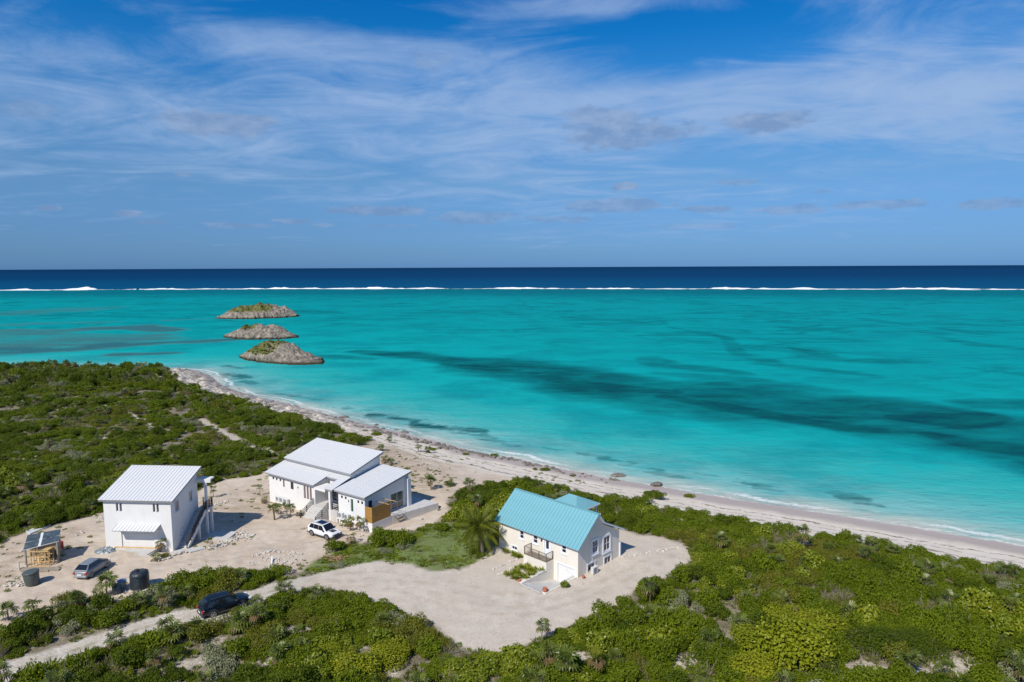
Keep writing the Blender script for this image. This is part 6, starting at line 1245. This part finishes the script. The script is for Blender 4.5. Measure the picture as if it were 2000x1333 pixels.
# dead branches heaped by the track, and a hut on the point
bh = thing('branch_heap', 'heap of dry reddish branches at the edge of the track', 'heap', at(*zb(745, 1125)))
for i in range(22): a = rng.uniform(-.5, .5)+(.2 if i % 2 else -.6); l = rng.uniform(.5, 1.5); x_, y_ = rng.normal()*.6, rng.normal()*.35; g = MB(); g.tube([(x_, y_, .05+rng.random()*.3), (x_+l*math.cos(a), y_+l*math.sin(a), .1+rng.random()*.4)], [.04, .02], 5); g.obj('branch', M('dead_branch', (.33, .19, .12), .9, var=.3), bh)
hut = thing('stone_hut', 'tiny white block hut on the headland point', 'hut', at(309, 722, .2), .3)
hut.scale = (.6, .6, .9); box_part('wall', WHITE, hut, -.75, .75, -.6, .6, -.8, 1.9); box_part('roof', WHITE, hut, -.85, .85, -.7, .7, 1.903, 2.02); box_part('door', DARKM, hut, .1, .5, -.64, -.603, -.3, 1.3)
pipe_ = MB(); pipe_.bar((0, 0, .12), (-.45, 1.4, .3), .16, .10); tag(pipe_.obj('plank', TRIM, None, loc=at(*zb(225, 1170))), 'white plank lying among rubble near the track bend', 'plank')

# ------------------------------------------------------------------ the palms of the scrub that show largest, each a plant of its own
def to_px(p):
    v = Vector(p)-Vector((0, 0, CAM_H)); z_ = v.dot(_f); return 1000+FPX*v.dot(_r2)/z_, 666.5-FPX*v.dot(_u2)/z_, z_
LANDM = [(40, 1320, 'below the dirt track at the bottom left corner'), (260, 1300, 'below the dirt track at lower left'), (430, 1290, 'below the dark car'), (560, 1210, 'between the dark car and the gravel drive'), (640, 1320, 'left of the bottom sea grape patch'), (820, 1310, 'right of the bottom sea grape patch'), (980, 1310, 'under the tip of the gravel drive'), (1150, 1270, 'below the right half of the gravel drive'), (1300, 1180, 'right of the lower gravel drive'), (1330, 1310, 'left of the large sea grape thicket'),
 (1430, 1130, 'right of the turning area of the drive'), (1560, 1150, 'above the large sea grape thicket'), (1660, 1320, 'under the large sea grape thicket'), (1700, 1180, 'upper right of the large sea grape thicket'), (1850, 1300, 'by the sandy gap at the bottom right'), (1880, 1180, 'near the bright yellow bush at right'), (1500, 1060, 'between the drive and the beach'), (1700, 1090, 'close under the beach at right'), (1940, 1140, 'at the right edge under the beach'), (1300, 1020, 'behind the cottage towards the beach'), (920, 990, 'behind the coconut palm'), (150, 1290, 'above the left end of the dirt track'), (100, 1220, 'in the roadside strip at left'), (60, 960, 'left of the garage house'), (250, 880, 'behind the garage house')]
P3 = np.column_stack([MASS['pts'], MASS['pz']]); ispalm = np.where(np.isin(MASS['kinds'].astype(str), ['palm', 'tall']))[0]; cand = []
for i in ispalm:
    x_, y_, z_ = to_px(P3[i])
    if 5 < x_ < 1995 and 700 < y_ < 1340: cand.append((MASS['rad'][i]/z_, i, x_, y_))
cand.sort(reverse=True); ORD = ['first', 'second', 'third', 'fourth', 'fifth', 'sixth', 'seventh', 'eighth', 'ninth', 'tenth', 'eleventh', 'twelfth', 'thirteenth', 'fourteenth', 'fifteenth', 'sixteenth']; named = {}; gone = np.zeros(len(P3), bool)
for px, py, kd, r, hf_, lb in SH:
    q = T(px, py); gone |= np.hypot(P3[:, 0]-q[0], P3[:, 1]-q[1]) < r*.85
for _, i, x_, y_ in [q for q in cand if not gone[q[1]]][:90]:
    gone[i] = True; kd = str(MASS['kinds'][i]); me = PR[kd][i % len(PR[kd])]; r_ = MASS['rad'][i]
    if me.name+'_c' not in FANS:
        for part, mis in (('_c', (0, 2)), ('_s', (1,))):
            mm = me.copy(); bm = bmesh.new(); bm.from_mesh(mm); bmesh.ops.delete(bm, geom=[f for f in bm.faces if f.material_index not in mis], context='FACES'); bm.to_mesh(mm); bm.free(); mm.name = 'crown' if part == '_c' else 'trunk'; FANS[me.name+part] = mm
    lm = min(LANDM, key=lambda q: (q[0]-x_)**2+(1.6*(q[1]-y_))**2)[2]
    lm = ('tall' if kd == 'tall' else 'low')+' thatch palm '+lm
    o_ = thing('thatch_palm', lm, 'palm', tuple(P3[i]-np.array((0, 0, .05))), float(i), 'thatch palms in the scrub')
    for nm, part in (('crown', '_c'), ('trunk', '_s')): c_ = link(nm, FANS[me.name+part], o_, scale=float(r_)); c_['tint'] = float(i % 10)/10
    named.setdefault(lm, []).append((x_, o_))
for lm, l_ in named.items():
    if len(l_) > 1:
        for k, (x_, o_) in enumerate(sorted(l_, key=lambda q: q[0])): o_['label'] = f'{lm}, {ORD[min(k, 15)]} from left'
MASS = {k: v[~gone] for k, v in MASS.items()}

# ------------------------------------------------------------------ the scrub itself
pts, pz, kinds, rad, hf = (MASS[k] for k in ('pts', 'pz', 'kinds', 'rad', 'hf'))
n = len(pts); kk = pick(kinds, n)
scatter('coastal_scrub', np.column_stack([pts, pz-.05]), kk, np.column_stack([rng.normal(size=n)*.08, rng.normal(size=n)*.08, rng.uniform(0, 6.28, n)]), np.column_stack([rad, rad, rad*hf]), np.clip(rng.normal(.5, .25, n), 0, 1), 'dense low coastal scrub of mixed green, olive and grey bushes')
n = len(gp); kk = np.where(rng.random(n) < .86, rng.choice(KIDX['grass'], n), np.where(rng.random(n) < .5, rng.choice(KIDX['dry']+KIDX['olive'], n), rng.choice(KIDX['silver']+KIDX['dry'], n)))
s_ = np.where(np.isin(kk, KIDX['grass']), rng.uniform(.6, 1.5, n), rng.uniform(.2, .45, n)); lotm = (masks(gp)['lot'] > .5) & ~weedm; s_ = np.where(weedm, s_*1.25, np.where(lotm, s_*.45, s_))
scatter('ground_cover', np.column_stack([gp, ground(gp)-.02]), kk, np.column_stack([0*s_, 0*s_, rng.uniform(0, 6.28, n)]), np.column_stack([s_*1.4, s_*1.4, s_*np.where(weedm, .32, .8)]), rng.random(n), 'thin grass and creeping weeds on the open sand')
